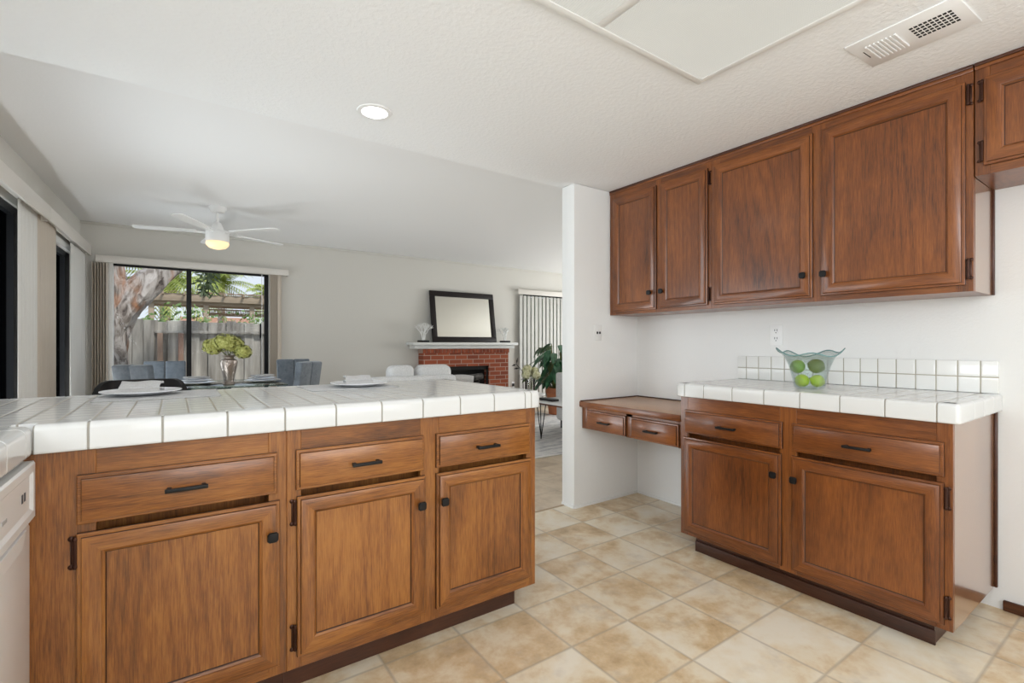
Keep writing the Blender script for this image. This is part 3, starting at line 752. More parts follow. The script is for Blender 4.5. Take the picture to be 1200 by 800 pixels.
# ------------------------------------------------------------ outlet and switch plates
t = thing('wall_outlet', (XR, 1.427, 1.172), R(-90), 'white double power outlet on the wall above the backsplash', 'outlet')
MB().box(-0.035, -0.006, -0.058, 0.035, 0, 0.058, 0, 0.002).build('cover_plate', [WHITEP], t)
SLOT = plain('slot_dark', (0.03, 0.03, 0.03), 0.8)
for z in (-0.026, 0.020):
    m = MB().box(-0.016, -0.0070, z - 0.013, 0.016, -0.0058, z + 0.017, 0, 0.0006)
    m.box(-0.008, -0.0078, z + 0.002, -0.005, -0.0065, z + 0.014, 1).box(0.005, -0.0078, z + 0.002, 0.008, -0.0065, z + 0.014, 1).tube([(0, -0.0065, z - 0.006), (0, -0.0078, z - 0.006)], 0.003, 8, 1)
    m.build('socket', [WHITEP, SLOT], t)
t = thing('light_switch', (2.448, YN, 1.20), 0, 'white switch plate on the nook wall', 'switch')
MB().box(-0.032, -0.006, -0.055, 0.032, 0, 0.055, 0, 0.002).build('cover_plate', [WALL], t)
m = MB()
for x_ in (-0.012, 0.012): m.box(x_ - 0.004, -0.014, -0.008, x_ + 0.004, -0.005, 0.008, 0, 0.001)
m.build('toggle', [bpy.data.materials['slot_dark']], t)
t = thing('wall_outlet', (4.80, YB, 0.42), 0, 'small dark wall socket right of the brick fireplace', 'outlet')
MB().box(-0.035, -0.006, -0.055, 0.035, 0, 0.055, 0, 0.002).build('cover_plate', [WHITEP], t)
MB().box(-0.02, -0.03, -0.025, 0.02, -0.006, 0.025, 0, 0.005).build('plug', [BLACK], t)

# ------------------------------------------------------------ bowl of limes
BX, BY = 2.470, 1.078
t = thing('glass_bowl', (BX, BY, ZT2), 0, 'flared teal seeded-glass bowl with wavy rim holding limes', 'bowl')
seg = 48; rs = []
prof = [(0.010, 0.002), (0.056, 0.002), (0.063, 0.008), (0.069, 0.035), (0.076, 0.070), (0.086, 0.105), (0.100, 0.135), (0.120, 0.158), (0.140, 0.172)]
def rim(a, k):
    return k ** 2 * (0.012 * math.cos(2 * a + 2.0) + 0.011 * math.cos(5 * a + 0.6)), k ** 2 * (0.010 * math.sin(3 * a) + 0.006 * math.cos(2 * a))
for sgn, seq in ((0, prof), (1, prof[::-1])):
    for r, z in seq:
        k = max(0, (z - 0.07) / 0.102); row = []
        for i in range(seg):
            a = 2 * math.pi * i / seg; dz, dr = rim(a, k)
            rr = r + dr - (0.004 if sgn else 0)
            row.append((max(rr, 0.004) * math.cos(a), max(rr, 0.004) * math.sin(a), z + dz + (0.005 if sgn and z < 0.01 else 0)))
        rs.append(row)
MB().rings(rs).build('bowl_wall', [BGLASS], t)
edge = []
for i in range(seg + 1):
    a = 2 * math.pi * i / seg; dz, dr = rim(a, (0.172 - 0.07) / 0.102)
    edge.append(((0.138 + dr) * math.cos(a), (0.138 + dr) * math.sin(a), 0.172 + dz))
MB().tube(edge, 0.0026, 8).build('rim', [BRIM], t)['label'] = 'darker teal rim'
def lime(x_, y_, z_, r, mat, label):
    t = thing('lime', (BX + x_, BY + y_, ZT2 + z_), random.uniform(0, 6), label, 'lime', 'limes in the glass bowl')
    MB().lathe([(0.003, -1.10 * r), (0.25 * r, -1.0 * r), (0.6 * r, -0.80 * r), (0.9 * r, -0.42 * r), (r, 0), (0.9 * r, 0.42 * r), (0.6 * r, 0.80 * r), (0.25 * r, 1.0 * r), (0.003, 1.10 * r)], seg=20).build('peel', [mat], t, rot=(R(70), R(random.uniform(-30, 30)), 0))
    MB().sphere((0, 0, 0), 0.004, seg=8).build('stem_button', [STEM], t, loc=(0, -1.06 * r * math.sin(R(70)), 1.08 * r * math.cos(R(70))))
lime(-0.024, 0.022, 0.038, 0.031, LIME1, 'bright yellow-green lime low on the left in the bowl')
lime(0.012, -0.030, 0.038, 0.030, LIME1, 'bright yellow-green lime low on the right in the bowl')
lime(-0.015, 0.046, 0.104, 0.033, LIME2, 'mid-green lime lying upper left in the bowl')
lime(0.006, -0.028, 0.108, 0.035, LIME3, 'dull olive-green lime lying upper right in the bowl')

# ------------------------------------------------------------ place settings on the peninsula
def plate_mesh(r, h=0.016):
    return MB().lathe([(0.001, 0.004), (r * 0.62, 0.004), (r * 0.68, 0.007), (r, h), (r, h + 0.003), (r * 0.70, 0.011), (r * 0.62, 0.008), (0.001, 0.008)], seg=48)
def napkin(x_, y_, z_, rz, wd, dp, label, rise):
    m = MB(); random.seed(int(x_ * 100))
    def sheet(y0, z0_, y1, z1_, w_, th):
        rs = []
        for j in range(9):
            v = j / 8; row = []
            for i in range(17):
                u_ = i / 16; row.append(((u_ - 0.5) * w_ * (1 - 0.03 * math.sin(6 * v)), y0 + (y1 - y0) * v + 0.003 * math.sin(7 * u_), z0_ + (z1_ - z0_) * v + th + 0.0025 * math.sin(8 * u_ + 3 * v) * v + 0.010 * math.sin(math.pi * v)))
            rs.append(row)
        a = [[(p[0], p[1], p[2] - th) for p in r] for r in rs]
        m.rings([r0 + r1[::-1] for r0, r1 in zip(rs, a)])
    sheet(-dp * 0.62, 0.0, dp * 0.5, 0.004, wd, 0.006)
    sheet(-dp * 0.20, 0.014, dp * 0.52, rise, wd * 0.96, 0.007)
    o = m.build('napkin', [NAPKIN], None, (x_, y_, z_), (0, 0, rz), 60)
    return tag(o, label, 'napkin', 'folded napkins on plates')
def setting(cx, cy, mx, my, lab, mw=0.38):
    tag(MB().box(-mw / 2, -0.155, 0, mw / 2, 0.155, 0.003, 0, 0.001).build('placemat', [MATW], None, (mx, my, ZT + 0.0003)), 'grey woven placemat under ' + lab, 'placemat', 'placemats on the peninsula')
    p = plate_mesh(0.128).build('plate', [CHINA], None, (cx, cy, ZT + 0.0035)); tag(p, 'round white dinner plate ' + lab.replace('the plate ', ''), 'plate', 'plates on the peninsula')
setting(-0.105, 2.345, -0.045, 2.31, 'the plate nearer the sliding doors')
napkin(-0.108, 2.33, ZT + 0.0150, R(-8), 0.13, 0.12, 'folded grey napkin on the plate nearer the sliding doors', 0.03)
setting(0.705, 2.26, 0.66, 2.29, 'the plate nearer the open end')
napkin(0.70, 2.26, ZT + 0.0150, R(-8), 0.12, 0.11, 'folded grey napkin on the plate nearer the open end', 0.025)

# ------------------------------------------------------------ bar stool behind the peninsula
t = thing('bar_stool', (-0.13, 2.86, 0), 0, 'black bar stool with a low curved back behind the peninsula', 'stool')
m = MB(); rs = []
for i in range(17):
    a = R(-78 + 156 * i / 16); r = 0.185
    k = abs(i - 8) / 8; top = 0.948 - 0.055 * max(0, (k - 0.55) / 0.45) ** 2
    rs.append([(r * math.sin(a), 0.02 + r * 0.55 * math.cos(a), 0.80), (r * math.sin(a), 0.02 + r * 0.55 * math.cos(a), top), ((r - 0.02) * math.sin(a), 0.02 + (r * 0.55 - 0.02) * math.cos(a), top), ((r - 0.02) * math.sin(a), 0.02 + (r * 0.55 - 0.02) * math.cos(a), 0.80)])
m.rings(rs).build('backrest', [BLACK], t)
MB().lathe([(0.001, 0.63), (0.17, 0.63), (0.185, 0.645), (0.185, 0.665), (0.17, 0.68), (0.001, 0.682)], seg=28).build('seat', [BLACK], t)
for sx_, sy_ in ((-1, -1), (1, -1), (-1, 1), (1, 1)): MB().tube([(0.12 * sx_, 0.12 * sy_, 0.64), (0.18 * sx_, 0.18 * sy_, 0)], [0.013, 0.010], 10).build('leg', [BLACK], t)
for sx_ in (-1, 1): MB().tube([(0.12 * sx_, 0.10, 0.665), (0.15 * sx_, 0.075, 0.83)], 0.011, 8).build('back_post', [BLACK], t)
MB().lathe([(0.158, 0.22), (0.166, 0.228), (0.158, 0.236)], seg=28, caps=False).build('foot_ring', [BLACK], t)

# ------------------------------------------------------------ dining table and chairs
TX, TY = 0.38, 5.365
t = thing('dining_table', (TX, TY, 0), 0, 'glass-topped dining table in front of the wide window', 'table')
MB().box(-0.48, -0.48, 0.738, 0.48, 0.48, 0.750, 0, 0.002).build('tabletop', [TGLASS], t)['label'] = 'clear glass top'
m = MB().box(-0.48, -0.4805, 0.7385, 0.48, -0.4795, 0.7455)
m.build('top_edge', [plain('dark_glass_edge', (0.03, 0.06, 0.055), 0.2)], t)
MB().box(-0.17, -0.17, 0, 0.17, 0.17, 0.04, 0, 0.008).box(-0.06, -0.06, 0.04, 0.06, 0.06, 0.72, 0, 0.008).box(-0.16, -0.16, 0.72, 0.16, 0.16, 0.738, 0, 0.004).build('pedestal', [ESPRESSO], t)
def make_chair():
    t = thing('dining_chair', (0, 0, 0), 0, 'x', 'chair', 'grey upholstered dining chairs')
    MB().box(-0.175, -0.18, 0.40, 0.175, 0.20, 0.49, 0, 0.025, 3).build('seat', [FABRIC], t)
    # backrest leans back a little, at y = +0.22 (front of the chair is -y); stitched centre seam and button tufts
    m = MB(); M = Matrix.Translation((0, 0.19, 0.48)) @ Matrix.Rotation(R(-8), 4, 'X')
    m.box(-0.18, 0, 0, -0.0008, 0.075, 0.472, 0, 0.016, 3, M).box(0.0008, 0, 0, 0.18, 0.075, 0.472, 0, 0.016, 3, M)
    bk = m.build('backrest', [FABRIC], t)
    for x_ in (-0.09, 0.09):
        for y_ in (0.001, 0.074):
            MB().sphere(tuple(M @ Vector((x_, y_, 0.34))), 0.010, (1, 0.5, 1), 8).build('button', [FABRIC], bk)
    for sx_, sy_ in ((-1, -1), (1, -1), (-1, 1), (1, 1)): MB().tube([(0.145 * sx_, 0.15 * sy_, 0.41), (0.15 * sx_, 0.165 * sy_, 0)], [0.022, 0.014], 8).build('leg', [ESPRESSO], t)
    return t
ch = make_chair()
spots = [((-0.095, 5.46), 135, 'grey upholstered chair turned at the left end of the dining table'),
         ((-0.085, 5.95), 0, 'grey upholstered chair at the far left of the dining table'),
         ((0.925, 5.46), 225, 'grey upholstered chair turned at the right end of the dining table'),
         ((1.158, 5.95), 0, 'grey upholstered chair at the far right of the dining table')]
for i, ((x_, y_), rz, lab) in enumerate(spots):
    o = ch if i == 0 else copy_tree(ch)
    o.location = (x_, y_, 0); o.rotation_euler = (0, 0, R(rz)); o['label'] = lab
for cx, lab in ((0.165, 'left'), (0.71, 'right')):
    side = 'beside the vase, the ' + lab + ' of two'
    for k, (r, z) in enumerate(((0.165, 0.0), (0.13, 0.021), (0.105, 0.042))):
        o = plate_mesh(r, 0.018).build('plate', [CHINA], None, (cx, 5.33, 0.7502 + z))
        tag(o, ('wide white charger plate', 'white dinner plate stacked in the middle', 'white salad plate topping the stack')[k] + ' on the glass table, ' + lab + ' setting', 'plate', 'plates on the dining table')
    tag(MB().box(-0.09, -0.07, 0, 0.09, 0.07, 0.008, 0, 0.003).build('napkin', [NAPKIN], None, (cx, 5.33, 0.7502 + 0.063), (0, 0, R(15))), 'folded grey napkin on the ' + lab + ' plate stack of the glass table', 'napkin', 'folded napkins on plates')

VX, VY = 0.405, 5.13
t = thing('flower_vase', (VX, VY, 0.7502), 0, 'hammered silver urn vase on the glass dining table', 'vase')
MB().lathe([(0.001, 0), (0.055, 0), (0.058, 0.01), (0.045, 0.03), (0.060, 0.10), (0.078, 0.17), (0.084, 0.205), (0.078, 0.225), (0.050, 0.238), (0.046, 0.250), (0.062, 0.262), (0.066, 0.268), (0.055, 0.268), (0.040, 0.25), (0.001, 0.245)], seg=32).build('urn', [SILVER], t).scale = (0.86, 0.86, 1)
for k, (dx, dz, r, dy) in enumerate(((-0.125, 0.350, 0.080, 0.02), (-0.03, 0.385, 0.092, -0.02), (0.045, 0.365, 0.085, 0.05), (0.115, 0.300, 0.068, -0.03))):
    lab = ('leftmost green hydrangea bloom, leaning out of the silver urn', 'tallest green hydrangea bloom in the silver urn', 'green hydrangea bloom at the back of the silver urn', 'low green hydrangea bloom drooping right from the silver urn')[k]
    t = thing('hydrangea', (VX, VY, 0.7502 + 0.25), 0, lab, 'flower', 'hydrangeas in the silver urn')
    MB().tube([(0, 0, 0.0), (dx * 0.45, dy * 0.5, (dz - 0.25) * 0.55), (dx, dy, dz - 0.25)], 0.005, 6).build('stem', [STEM], t)
    m = MB(); rnd = random.Random(k)
    for i in range(170):
        u_ = rnd.uniform(-1, 1); a = rnd.uniform(0, 6.283); q = math.sqrt(1 - u_ * u_)
        n = Vector((q * math.cos(a), q * math.sin(a), u_)); rr = r * rnd.uniform(0.78, 1.12)
        p = Vector((dx, dy, dz - 0.25)) + Vector((n.x * rr, n.y * rr, n.z * rr * 0.82))
        e1 = n.orthogonal().normalized(); e2 = n.cross(e1); s_ = 0.017 * rnd.uniform(0.8, 1.3); th = rnd.uniform(0, 6.28)
        c_ = [p + n * rnd.uniform(-.004, .008) + s_ * (math.cos(th + j * math.pi / 2) * e1 + math.sin(th + j * math.pi / 2) * e2) for j in range(4)]
        top = m.bm.verts.new(p + n * 0.004); vs = [m.bm.verts.new(c) for c in c_]
        for j in range(4): m.bm.faces.new((top, vs[j], vs[(j + 1) % 4]))
    m.sphere((dx, dy, dz - 0.25), r * 0.85, (1, 1, 0.82), 14)
    m.build('bloom', [PETAL], t)

# ------------------------------------------------------------ ceiling fan
FX, FYY = 0.335, 5.45
t = thing('ceiling_fan', (FX, FYY, LC), 0, 'white five-blade ceiling fan with a warm lit lens', 'fan')
MB().lathe([(0.001, 0), (0.078, 0), (0.076, -0.02), (0.055, -0.052), (0.020, -0.058), (0.001, -0.058)], seg=32).build('canopy', [WHITEP], t)
MB().lathe([(0.012, -0.05), (0.012, -0.14), (0.030, -0.15), (0.052, -0.20), (0.055, -0.225)], seg=24).build('downrod', [WHITEP], t)
MB().lathe([(0.001, -0.222), (0.070, -0.222), (0.095, -0.232), (0.100, -0.245), (0.100, -0.335), (0.001, -0.337)], seg=40).build('motor_housing', [WHITEP], t)
MB().lathe([(0.096, -0.340), (0.098, -0.352), (0.094, -0.368), (0.070, -0.392), (0.035, -0.403), (0.001, -0.406)], seg=40).build('lens', [WLENS], t)['label'] = 'warm glowing glass lens'
for k in range(5):
    a = R(-120 + 72 * k); M = Matrix.Rotation(a, 4, 'Z') @ Matrix.Translation((0, 0, -0.252)) @ Matrix.Rotation(R(4), 4, 'X')
    m = MB().box(0.08, -0.018, -0.004, 0.20, 0.018, 0.004, 0, 0.002, 1, M)
    bl = m.build('blade_arm', [WHITEP], t)
    pts = [(0.17, -0.040), (0.62, -0.054), (0.655, -0.045), (0.67, -0.025), (0.67, 0.025), (0.655, 0.045), (0.62, 0.054), (0.17, 0.040)]
    MB().rings([[tuple(M @ Vector((x_, y_, z_))) for x_, y_ in pts] for z_ in (0.003, 0.011)]).build('blade', [WHITEP], t)

# ------------------------------------------------------------ vertical blinds
def slats(m, y0, y1, z0_, z1_, pitch, ang, x0, mat, wd=0.089):
    n = max(1, int(round((y1 - y0) / pitch)))
    for i in range(n):
        yc = y0 + (i + 0.5) * (y1 - y0) / n
        M = Matrix.Translation((x0, yc, 0)) @ Matrix.Rotation(R(ang), 4, 'Z')
        cr = [(-0.006, -wd / 2), (0.0, -wd / 4), (0.002, 0), (0.0, wd / 4), (-0.006, wd / 2)]
        poly = cr + [(a - 0.0015, b_) for a, b_ in cr[::-1]]
        m.rings([[tuple(M @ Vector((a, b_, z))) for a, b_ in poly] for z in (z0_, z1_)], mat)
t = on_left(thing('vertical_blind', (0, 0, 0), 0, 'white vertical blind, shaded slats tinted beige, stacked between the two left sliding doors', 'blind'))
m = MB(); slats(m, 4.46, 4.92, 0.03, 2.08, 0.082, 4, 0.062, 0); m.build('slat', [SLATW], t)
m = MB(); slats(m, 4.92, 5.46, 0.03, 2.08, 0.082, -6, 0.062, 0); m.build('slat', [SLATB], t)['label'] = 'shaded slats, tinted beige'
m = MB().box(0.107, 2.4, 2.041, 0.120, 4.985, 2.155, 0, 0.003).box(0.0, 2.4, 2.143, 0.107, 4.985, 2.155).box(0.0, 4.975, 2.041, 0.107, 4.985, 2.143)
m.build('valance', [VALW], t)
MB().box(0.04, 2.45, 2.085, 0.085, 4.97, 2.125).build('headrail', [VALW], t)
t = on_left(thing('vertical_blind', (0, 0, 0), 0, 'white vertical blind beside the left corner of the room', 'blind'))
m = MB(); slats(m, 6.03, 6.74, 0.03, 2.06, 0.080, 5, 0.062, 0); m.build('slat', [SLATW], t)
m = MB().box(0.092, 4.99, 2.060, 0.104, 6.76, 2.170, 0, 0.003).box(0.0, 4.99, 2.158, 0.092, 6.76, 2.170)
m.build('valance', [VALW], t)
MB().box(0.04, 5.0, 2.085, 0.085, 6.75, 2.125).build('headrail', [VALW], t)
t = thing('vertical_blind', (0.25, YB, 0.04), 0, 'vertical blind drawn to both sides of the wide dining window', 'blind')
def bslats(m, x0, x1, z0_, z1_, n, ang, mat):
    for i in range(n):
        xc = x0 + (i + 0.5) * (x1 - x0) / n
        M = Matrix.Translation((xc, -0.062, 0)) @ Matrix.Rotation(R(ang), 4, 'Z')
        wd = 0.089; cr = [(-wd / 2, 0.006), (-wd / 4, 0), (0, -0.002), (wd / 4, 0), (wd / 2, 0.006)]
        poly = cr + [(a, b_ + 0.0015) for a, b_ in cr[::-1]]
        m.rings([[tuple(M @ Vector((a, b_, z))) for a, b_ in poly] for z in (z0_, z1_)], mat)
m = MB(); bslats(m, -0.725 - 0.25, -0.585 - 0.25, 0.0, 1.96, 6, 84, 0); m.build('slat', [SLATB], t)
m = MB(); bslats(m, 1.010 - 0.25, 1.115 - 0.25, 0.0, 1.985, 6, 52, 0); m.build('slat', [SLATB], t)
m = MB().box(-0.695 - 0.25, -0.112, 1.962, 1.200 - 0.25, -0.100, 2.036, 0, 0.003).box(-0.695 - 0.25, -0.100, 2.026, 1.200 - 0.25, 0, 2.036).box(1.188 - 0.25, -0.10, 1.962, 1.2 - 0.25, 0, 2.026)
m.build('valance', [VALW], t)
MB().tube([(0.895 - 0.25, -0.085, 1.96), (0.895 - 0.25, -0.085, 0.6)], 0.004, 6).build('wand', [WHITEP], t)
t = thing('vertical_blind', (5.60, YB, 0.04), 0, 'half-open vertical blind over the far right window behind the plant', 'blind')
m = MB(); bslats(m, -0.70, 0.75, 0.0, 1.93, 17, 13, 0); m.build('slat', [SLATG], t)
m = MB().box(-0.76, -0.112, 1.948, 0.80, -0.100, 2.030, 0, 0.003).box(-0.76, -0.10, 2.02, 0.80, 0, 2.03)
m.build('valance', [VALW], t)

# ------------------------------------------------------------ fireplace
t = thing('fireplace', (3.82, YB, 0), 0, 'red brick fireplace with a white mantel shelf', 'fireplace')
fx0, fx1 = 3.045 - 3.82, 4.59 - 3.82
o0, o1, oz = 3.40 - 3.82, 4.21 - 3.82, 0.775
FD = -0.17
m = MB().box(fx0, FD, 0, o0, -0.001, 0.985).box(o1, FD, 0, fx1, -0.001, 0.985).box(o0, FD, oz, o1, -0.001, 0.985)
m.build('brick_surround', [BRICK], t)
m = MB().box(fx0 - 0.010, FD - 0.010, 0.988, fx1 + 0.010, -0.001, 1.048, 1)
n = 24
for i in range(n):
    a = fx0 - 0.012 + (fx1 - fx0 + 0.024) * i / n
    m.box(a + 0.004, FD - 0.016, 0.985, a + (fx1 - fx0 + 0.024) / n - 0.004, FD, 1.050, 0, 0.003)
m.build('soldier_course', [BRICKS, MORTAR], t)
m = MB().box(2.845 - 3.82, -0.275, 1.105, 4.72 - 3.82, -0.001, 1.150, 0, 0.004).box(2.89 - 3.82, -0.225, 1.052, 4.68 - 3.82, -0.001, 1.105, 0, 0.010)
m.build('mantel_shelf', [plain('mantel_white', (0.72, 0.72, 0.70), 0.45)], t)
m = MB().box(o0, -0.02, 0, o1, -0.001, oz).box(o0, FD + 0.03, oz - 0.06, o1, FD + 0.045, oz)
m.box(o0, FD + 0.03, 0, o0 + 0.03, FD + 0.045, oz).box(o1 - 0.03, FD + 0.03, 0, o1, FD + 0.045, oz)
m.build('firebox', [SOOT], t)
m = MB().tube([(-0.28, -0.07, 0.55), (0.30, -0.09, 0.60)], 0.055, 10).tube([(-0.2, -0.09, 0.42), (0.25, -0.06, 0.45)], 0.06, 10)
m.tube([(-0.25, -0.08, 0), (-0.25, -0.08, 0.56)], 0.012, 6).tube([(0.25, -0.08, 0), (0.25, -0.08, 0.56)], 0.012, 6)
m.build('log_grate', [ASH], t)

t = thing('leaning_mirror', (3.775, 6.685, 1.1552), 0, 'large dark-framed mirror leaning on the wall above the fireplace mantel', 'mirror')
M = Matrix.Rotation(R(-8.6), 4, 'X')
mw_, mh_ = 0.575, 0.805
m = MB(); fwid = 0.085
m.box(-mw_, 0, 0, mw_, 0.030, fwid, 0, 0.004, 2, M).box(-mw_, 0, mh_ - fwid, mw_, 0.030, mh_, 0, 0.004, 2, M).box(-mw_, 0, fwid, -mw_ + fwid, 0.030, mh_ - fwid, 0, 0.004, 2, M).box(mw_ - fwid, 0, fwid, mw_, 0.030, mh_ - fwid, 0, 0.004, 2, M)
m.build('frame', [ESPRESSO], t)
MB().box(-mw_ + fwid - .003, 0.012, fwid - .003, mw_ - fwid + .003, 0.018, mh_ - fwid + .003, 0, 0, 1, M).build('mirror_glass', [MIRROR], t)

def coral(x_, label, sd, h_=0.30):
    rnd = random.Random(sd)
    t = thing('coral_ornament', (x_, 6.665, 1.1505), 0, label, 'ornament', 'coral ornaments on the mantel')
    MB().box(-0.078, -0.045, 0, 0.078, 0.045, 0.03, 0, 0.004).build('base', [BLACK], t)['label'] = 'black block base'
    m = MB()
    def br(p, d, L, r, dep):
        q = p + d * L
        m.tube([p, (p + q) / 2 + Vector((rnd.uniform(-.01, .01), 0, 0)), q], [r, r * 0.9, r * 0.75], 6)
        if dep:
            for k in range(3 if dep > 1 else 2):
                a = rnd.uniform(0.2, 0.58) * (-1, 1, 0.2)[k % 3]
                dd = Vector((d.x * math.cos(a) + d.z * math.sin(a), d.y + rnd.uniform(-.35, .35), -d.x * math.sin(a) + d.z * math.cos(a))).normalized()
                br(q, dd, L * rnd.uniform(0.65, 0.85), r * 0.75, dep - 1)
    for a in (-0.25, 0.02, 0.22): br(Vector((a * 0.03, 0, 0.028)), Vector((math.sin(a), 0, math.cos(a))), h_ * 0.30, 0.010, 3)
    m.build('branches', [CORAL], t)
coral(3.035, 'white branching coral ornament left of the leaning mirror', 3)
coral(4.50, 'white branching coral ornament right of the leaning mirror', 5, 0.27)

# ------------------------------------------------------------ living room
def puff(m, x0, y0, z0_, x1, y1, z1_, r, M=None): m.box(x0, y0, z0_, x1, y1, z1_, 0, r, 5, M)
t = thing('sofa', (2.42, 5.75, 0), 0, 'low white boucle sofa seen from behind by the fireplace', 'sofa')
m = MB(); puff(m, -0.62, -0.38, 0.16, 0.90, 0.42, 0.42, 0.07); m.build('seat_base', [BOUCLE], t)
m = MB(); puff(m, -0.62, -0.42, 0.30, 0.47, -0.24, 0.735, 0.06); m.build('back_frame', [BOUCLE], t)
for x_, w_ in ((-0.30, 0.14), ):
    pass
m = MB(); puff(m, -0.36, -0.30, 0.44, -0.035, -0.10, 0.860, 0.075); m.build('back_cushion', [BOUCLE], t)
m = MB(); puff(m, 0.005, -0.30, 0.44, 0.47, -0.06, 0.855, 0.085); m.build('back_cushion', [BOUCLE], t)
for sx_, sy_ in ((-1, -1), (1, -1), (-1, 1), (1, 1)): MB().tube([(0.55 * sx_, 0.33 * sy_, 0), (0.55 * sx_, 0.33 * sy_, 0.18)], 0.025, 8).build('leg', [ESPRESSO], t)
m = MB(); rs = []
for j in range(9):
    row = []
    for i in range(13):
        u_, v_ = i / 12 * 2 - 1, j / 8 * 2 - 1
        row.append((u_ * 0.19 * (1 - .08 * v_ * v_), 0.07 * max(0, (1 - u_ ** 4) * (1 - v_ ** 4)) ** .5, v_ * 0.15 * (1 - .10 * u_ * u_)))
    rs.append(row)
rs2 = [[(a, -b_, c) for a, b_, c in row] for row in rs]
m.rings(rs, 0, False); m.rings(rs2, 0, False)
bmesh.ops.remove_doubles(m.bm, verts=m.bm.verts, dist=0.0005)
tag(m.build('throw_pillow', [LINEN], None, (3.09, 5.62, 0.580), (R(16), R(4), R(4))), 'pale grey throw pillow standing on the right end of the white sofa', 'pillow')

t = thing('coffee_table', (3.72, 4.05, 0), 0, 'wood-edged coffee table on black hairpin legs', 'table')
MB().box(-0.31, -0.60, 0.425, 0.31, 0.62, 0.440, 0, 0.002).build('tabletop', [D_Y], t)
MB().box(-0.305, -0.595, 0.440, 0.305, 0.615, 0.450, 0, 0.002).build('top_inlay', [plain('pale_stone', (0.62, 0.62, 0.62), 0.25)], t)['label'] = 'pale stone top'
for sx_, sy_ in ((-1, -1), (1, -1), (-1, 1), (1, 1)):
    cx, cy = 0.19 * sx_, (0.50 if sy_ < 0 else 0.42) * sy_
    m = MB()
    for q in ((-0.05, 0.02), (0.03, 0.05), (0.04, -0.04)): m.tube([(cx + q[0], cy + q[1], 0.425), (cx + 0.01 * q[0], cy, 0.008)], 0.0055, 6)
    m.sphere((cx, cy, 0.009), 0.009, seg=8)
    m.build('hairpin_leg', [BLACK], t)
t = tag(MB().box(-0.05, -0.13, 0, 0.05, 0.13, 0.024, 0, 0.004).build('remote_control', [BLACK], None, (3.60, 4.42, 0.4503)), 'black remote control on the coffee table', 'remote')
tag(MB().box(2.75, 3.74, 0, 4.9, 6.35, 0.010, 0, 0.003).build('area_rug', [RUG]), 'pale grey distressed rug under the coffee table', 'rug')
for o in ('sofa', 'coffee_table'): bpy.data.objects[o].location.z = 0.0102
bpy.data.objects['remote_control'].location.z += 0.0102

t = thing('side_table', (3.93, 5.22, 0.0102), 0, 'small round side table under the glass vase of flowers', 'table')
MB().lathe([(0.001, 0.425), (0.20, 0.425), (0.205, 0.435), (0.20, 0.447), (0.001, 0.447)], seg=36).build('tabletop', [TRIMW], t)
MB().lathe([(0.001, 0), (0.14, 0), (0.14, 0.012), (0.025, 0.03), (0.020, 0.40), (0.05, 0.425)], seg=28).build('pedestal', [TRIMW], t)
t = thing('glass_vase', (3.93, 5.22, 0.4574), 0, 'clear glass cylinder vase holding cream flowers', 'vase')
MB().lathe([(0.001, 0.0), (0.060, 0.0), (0.068, 0.01), (0.068, 0.20), (0.062, 0.20), (0.062, 0.015), (0.001, 0.012)], seg=28).build('cylinder', [thin_glass('vase_glass', (0.88, 0.88, 0.86), 0.03, 1.2)], t)
for k, (dx, dy, dz, r) in enumerate(((-0.06, 0.0, 0.24, 0.075), (0.07, -0.04, 0.23, 0.07), (0.0, 0.06, 0.30, 0.08), (0.10, 0.03, 0.28, 0.065))):
    t = thing('cream_flower', (3.93, 5.22, 0.475), 0, ('cream flower at the front left of the glass vase', 'cream flower low at the front right of the glass vase', 'tallest cream flower in the glass vase', 'cream flower at the right edge of the glass vase')[k], 'flower', 'flowers in the glass vase')
    MB().tube([(dx * 0.2, dy * 0.2, 0), (dx * 0.4, dy * .4, dz * 0.5), (dx, dy, dz)], 0.004, 6).build('stem', [STEM], t)
    m = MB(); rnd = random.Random(40 + k)
    for i in range(60):
        n = Vector((rnd.gauss(0, 1), rnd.gauss(0, 1), rnd.gauss(0, 1))).normalized(); p = Vector((dx, dy, dz)) + n * r * 0.8
        e1 = n.orthogonal().normalized(); e2 = n.cross(e1); s_ = 0.02
        m.quad([p + s_ * e1, p + n * .008 + s_ * e2, p - s_ * e1, p + n * .004 - s_ * e2])
    m.sphere((dx, dy, dz), r * 0.75, seg=12); m.build('bloom', [CREAMP], t)
    m = MB()
    for i in range(7):
        a = rnd.uniform(0, 6.28); d = Vector((math.cos(a), math.sin(a), rnd.uniform(-.5, .4))); p = Vector((dx, dy, dz - 0.05)); q = Vector((-d.y, d.x, 0)).normalized() * 0.025
        m.quad([p, p + d * .06 + q, p + d * .14, p + d * .06 - q])
    m.build('leaf', [LEAFO], t)
t = thing('dark_sprig', (3.93, 5.22, 0.475), 0, 'thin dark twig with small leaves sticking out left of the cream flowers', 'twig')
MB().tube([(0, 0, 0), (-0.06, 0, 0.22), (-0.21, 0.02, 0.38)], 0.004, 6).build('stem', [ESPRESSO], t)
m = MB()
for p, d in (((-0.21, 0.02, 0.38), (0.02, 0, 0.09)), ((-0.21, 0.02, 0.38), (-0.08, 0, -0.02)), ((-0.16, 0.015, 0.33), (-0.10, 0, -0.01))):
    p, d = Vector(p), Vector(d); q = Vector((-d.z, 0, d.x)).normalized() * 0.012
    m.quad([p, p + d * .5 + q, p + d, p + d * .5 - q])
m.build('leaf', [ESPRESSO], t)

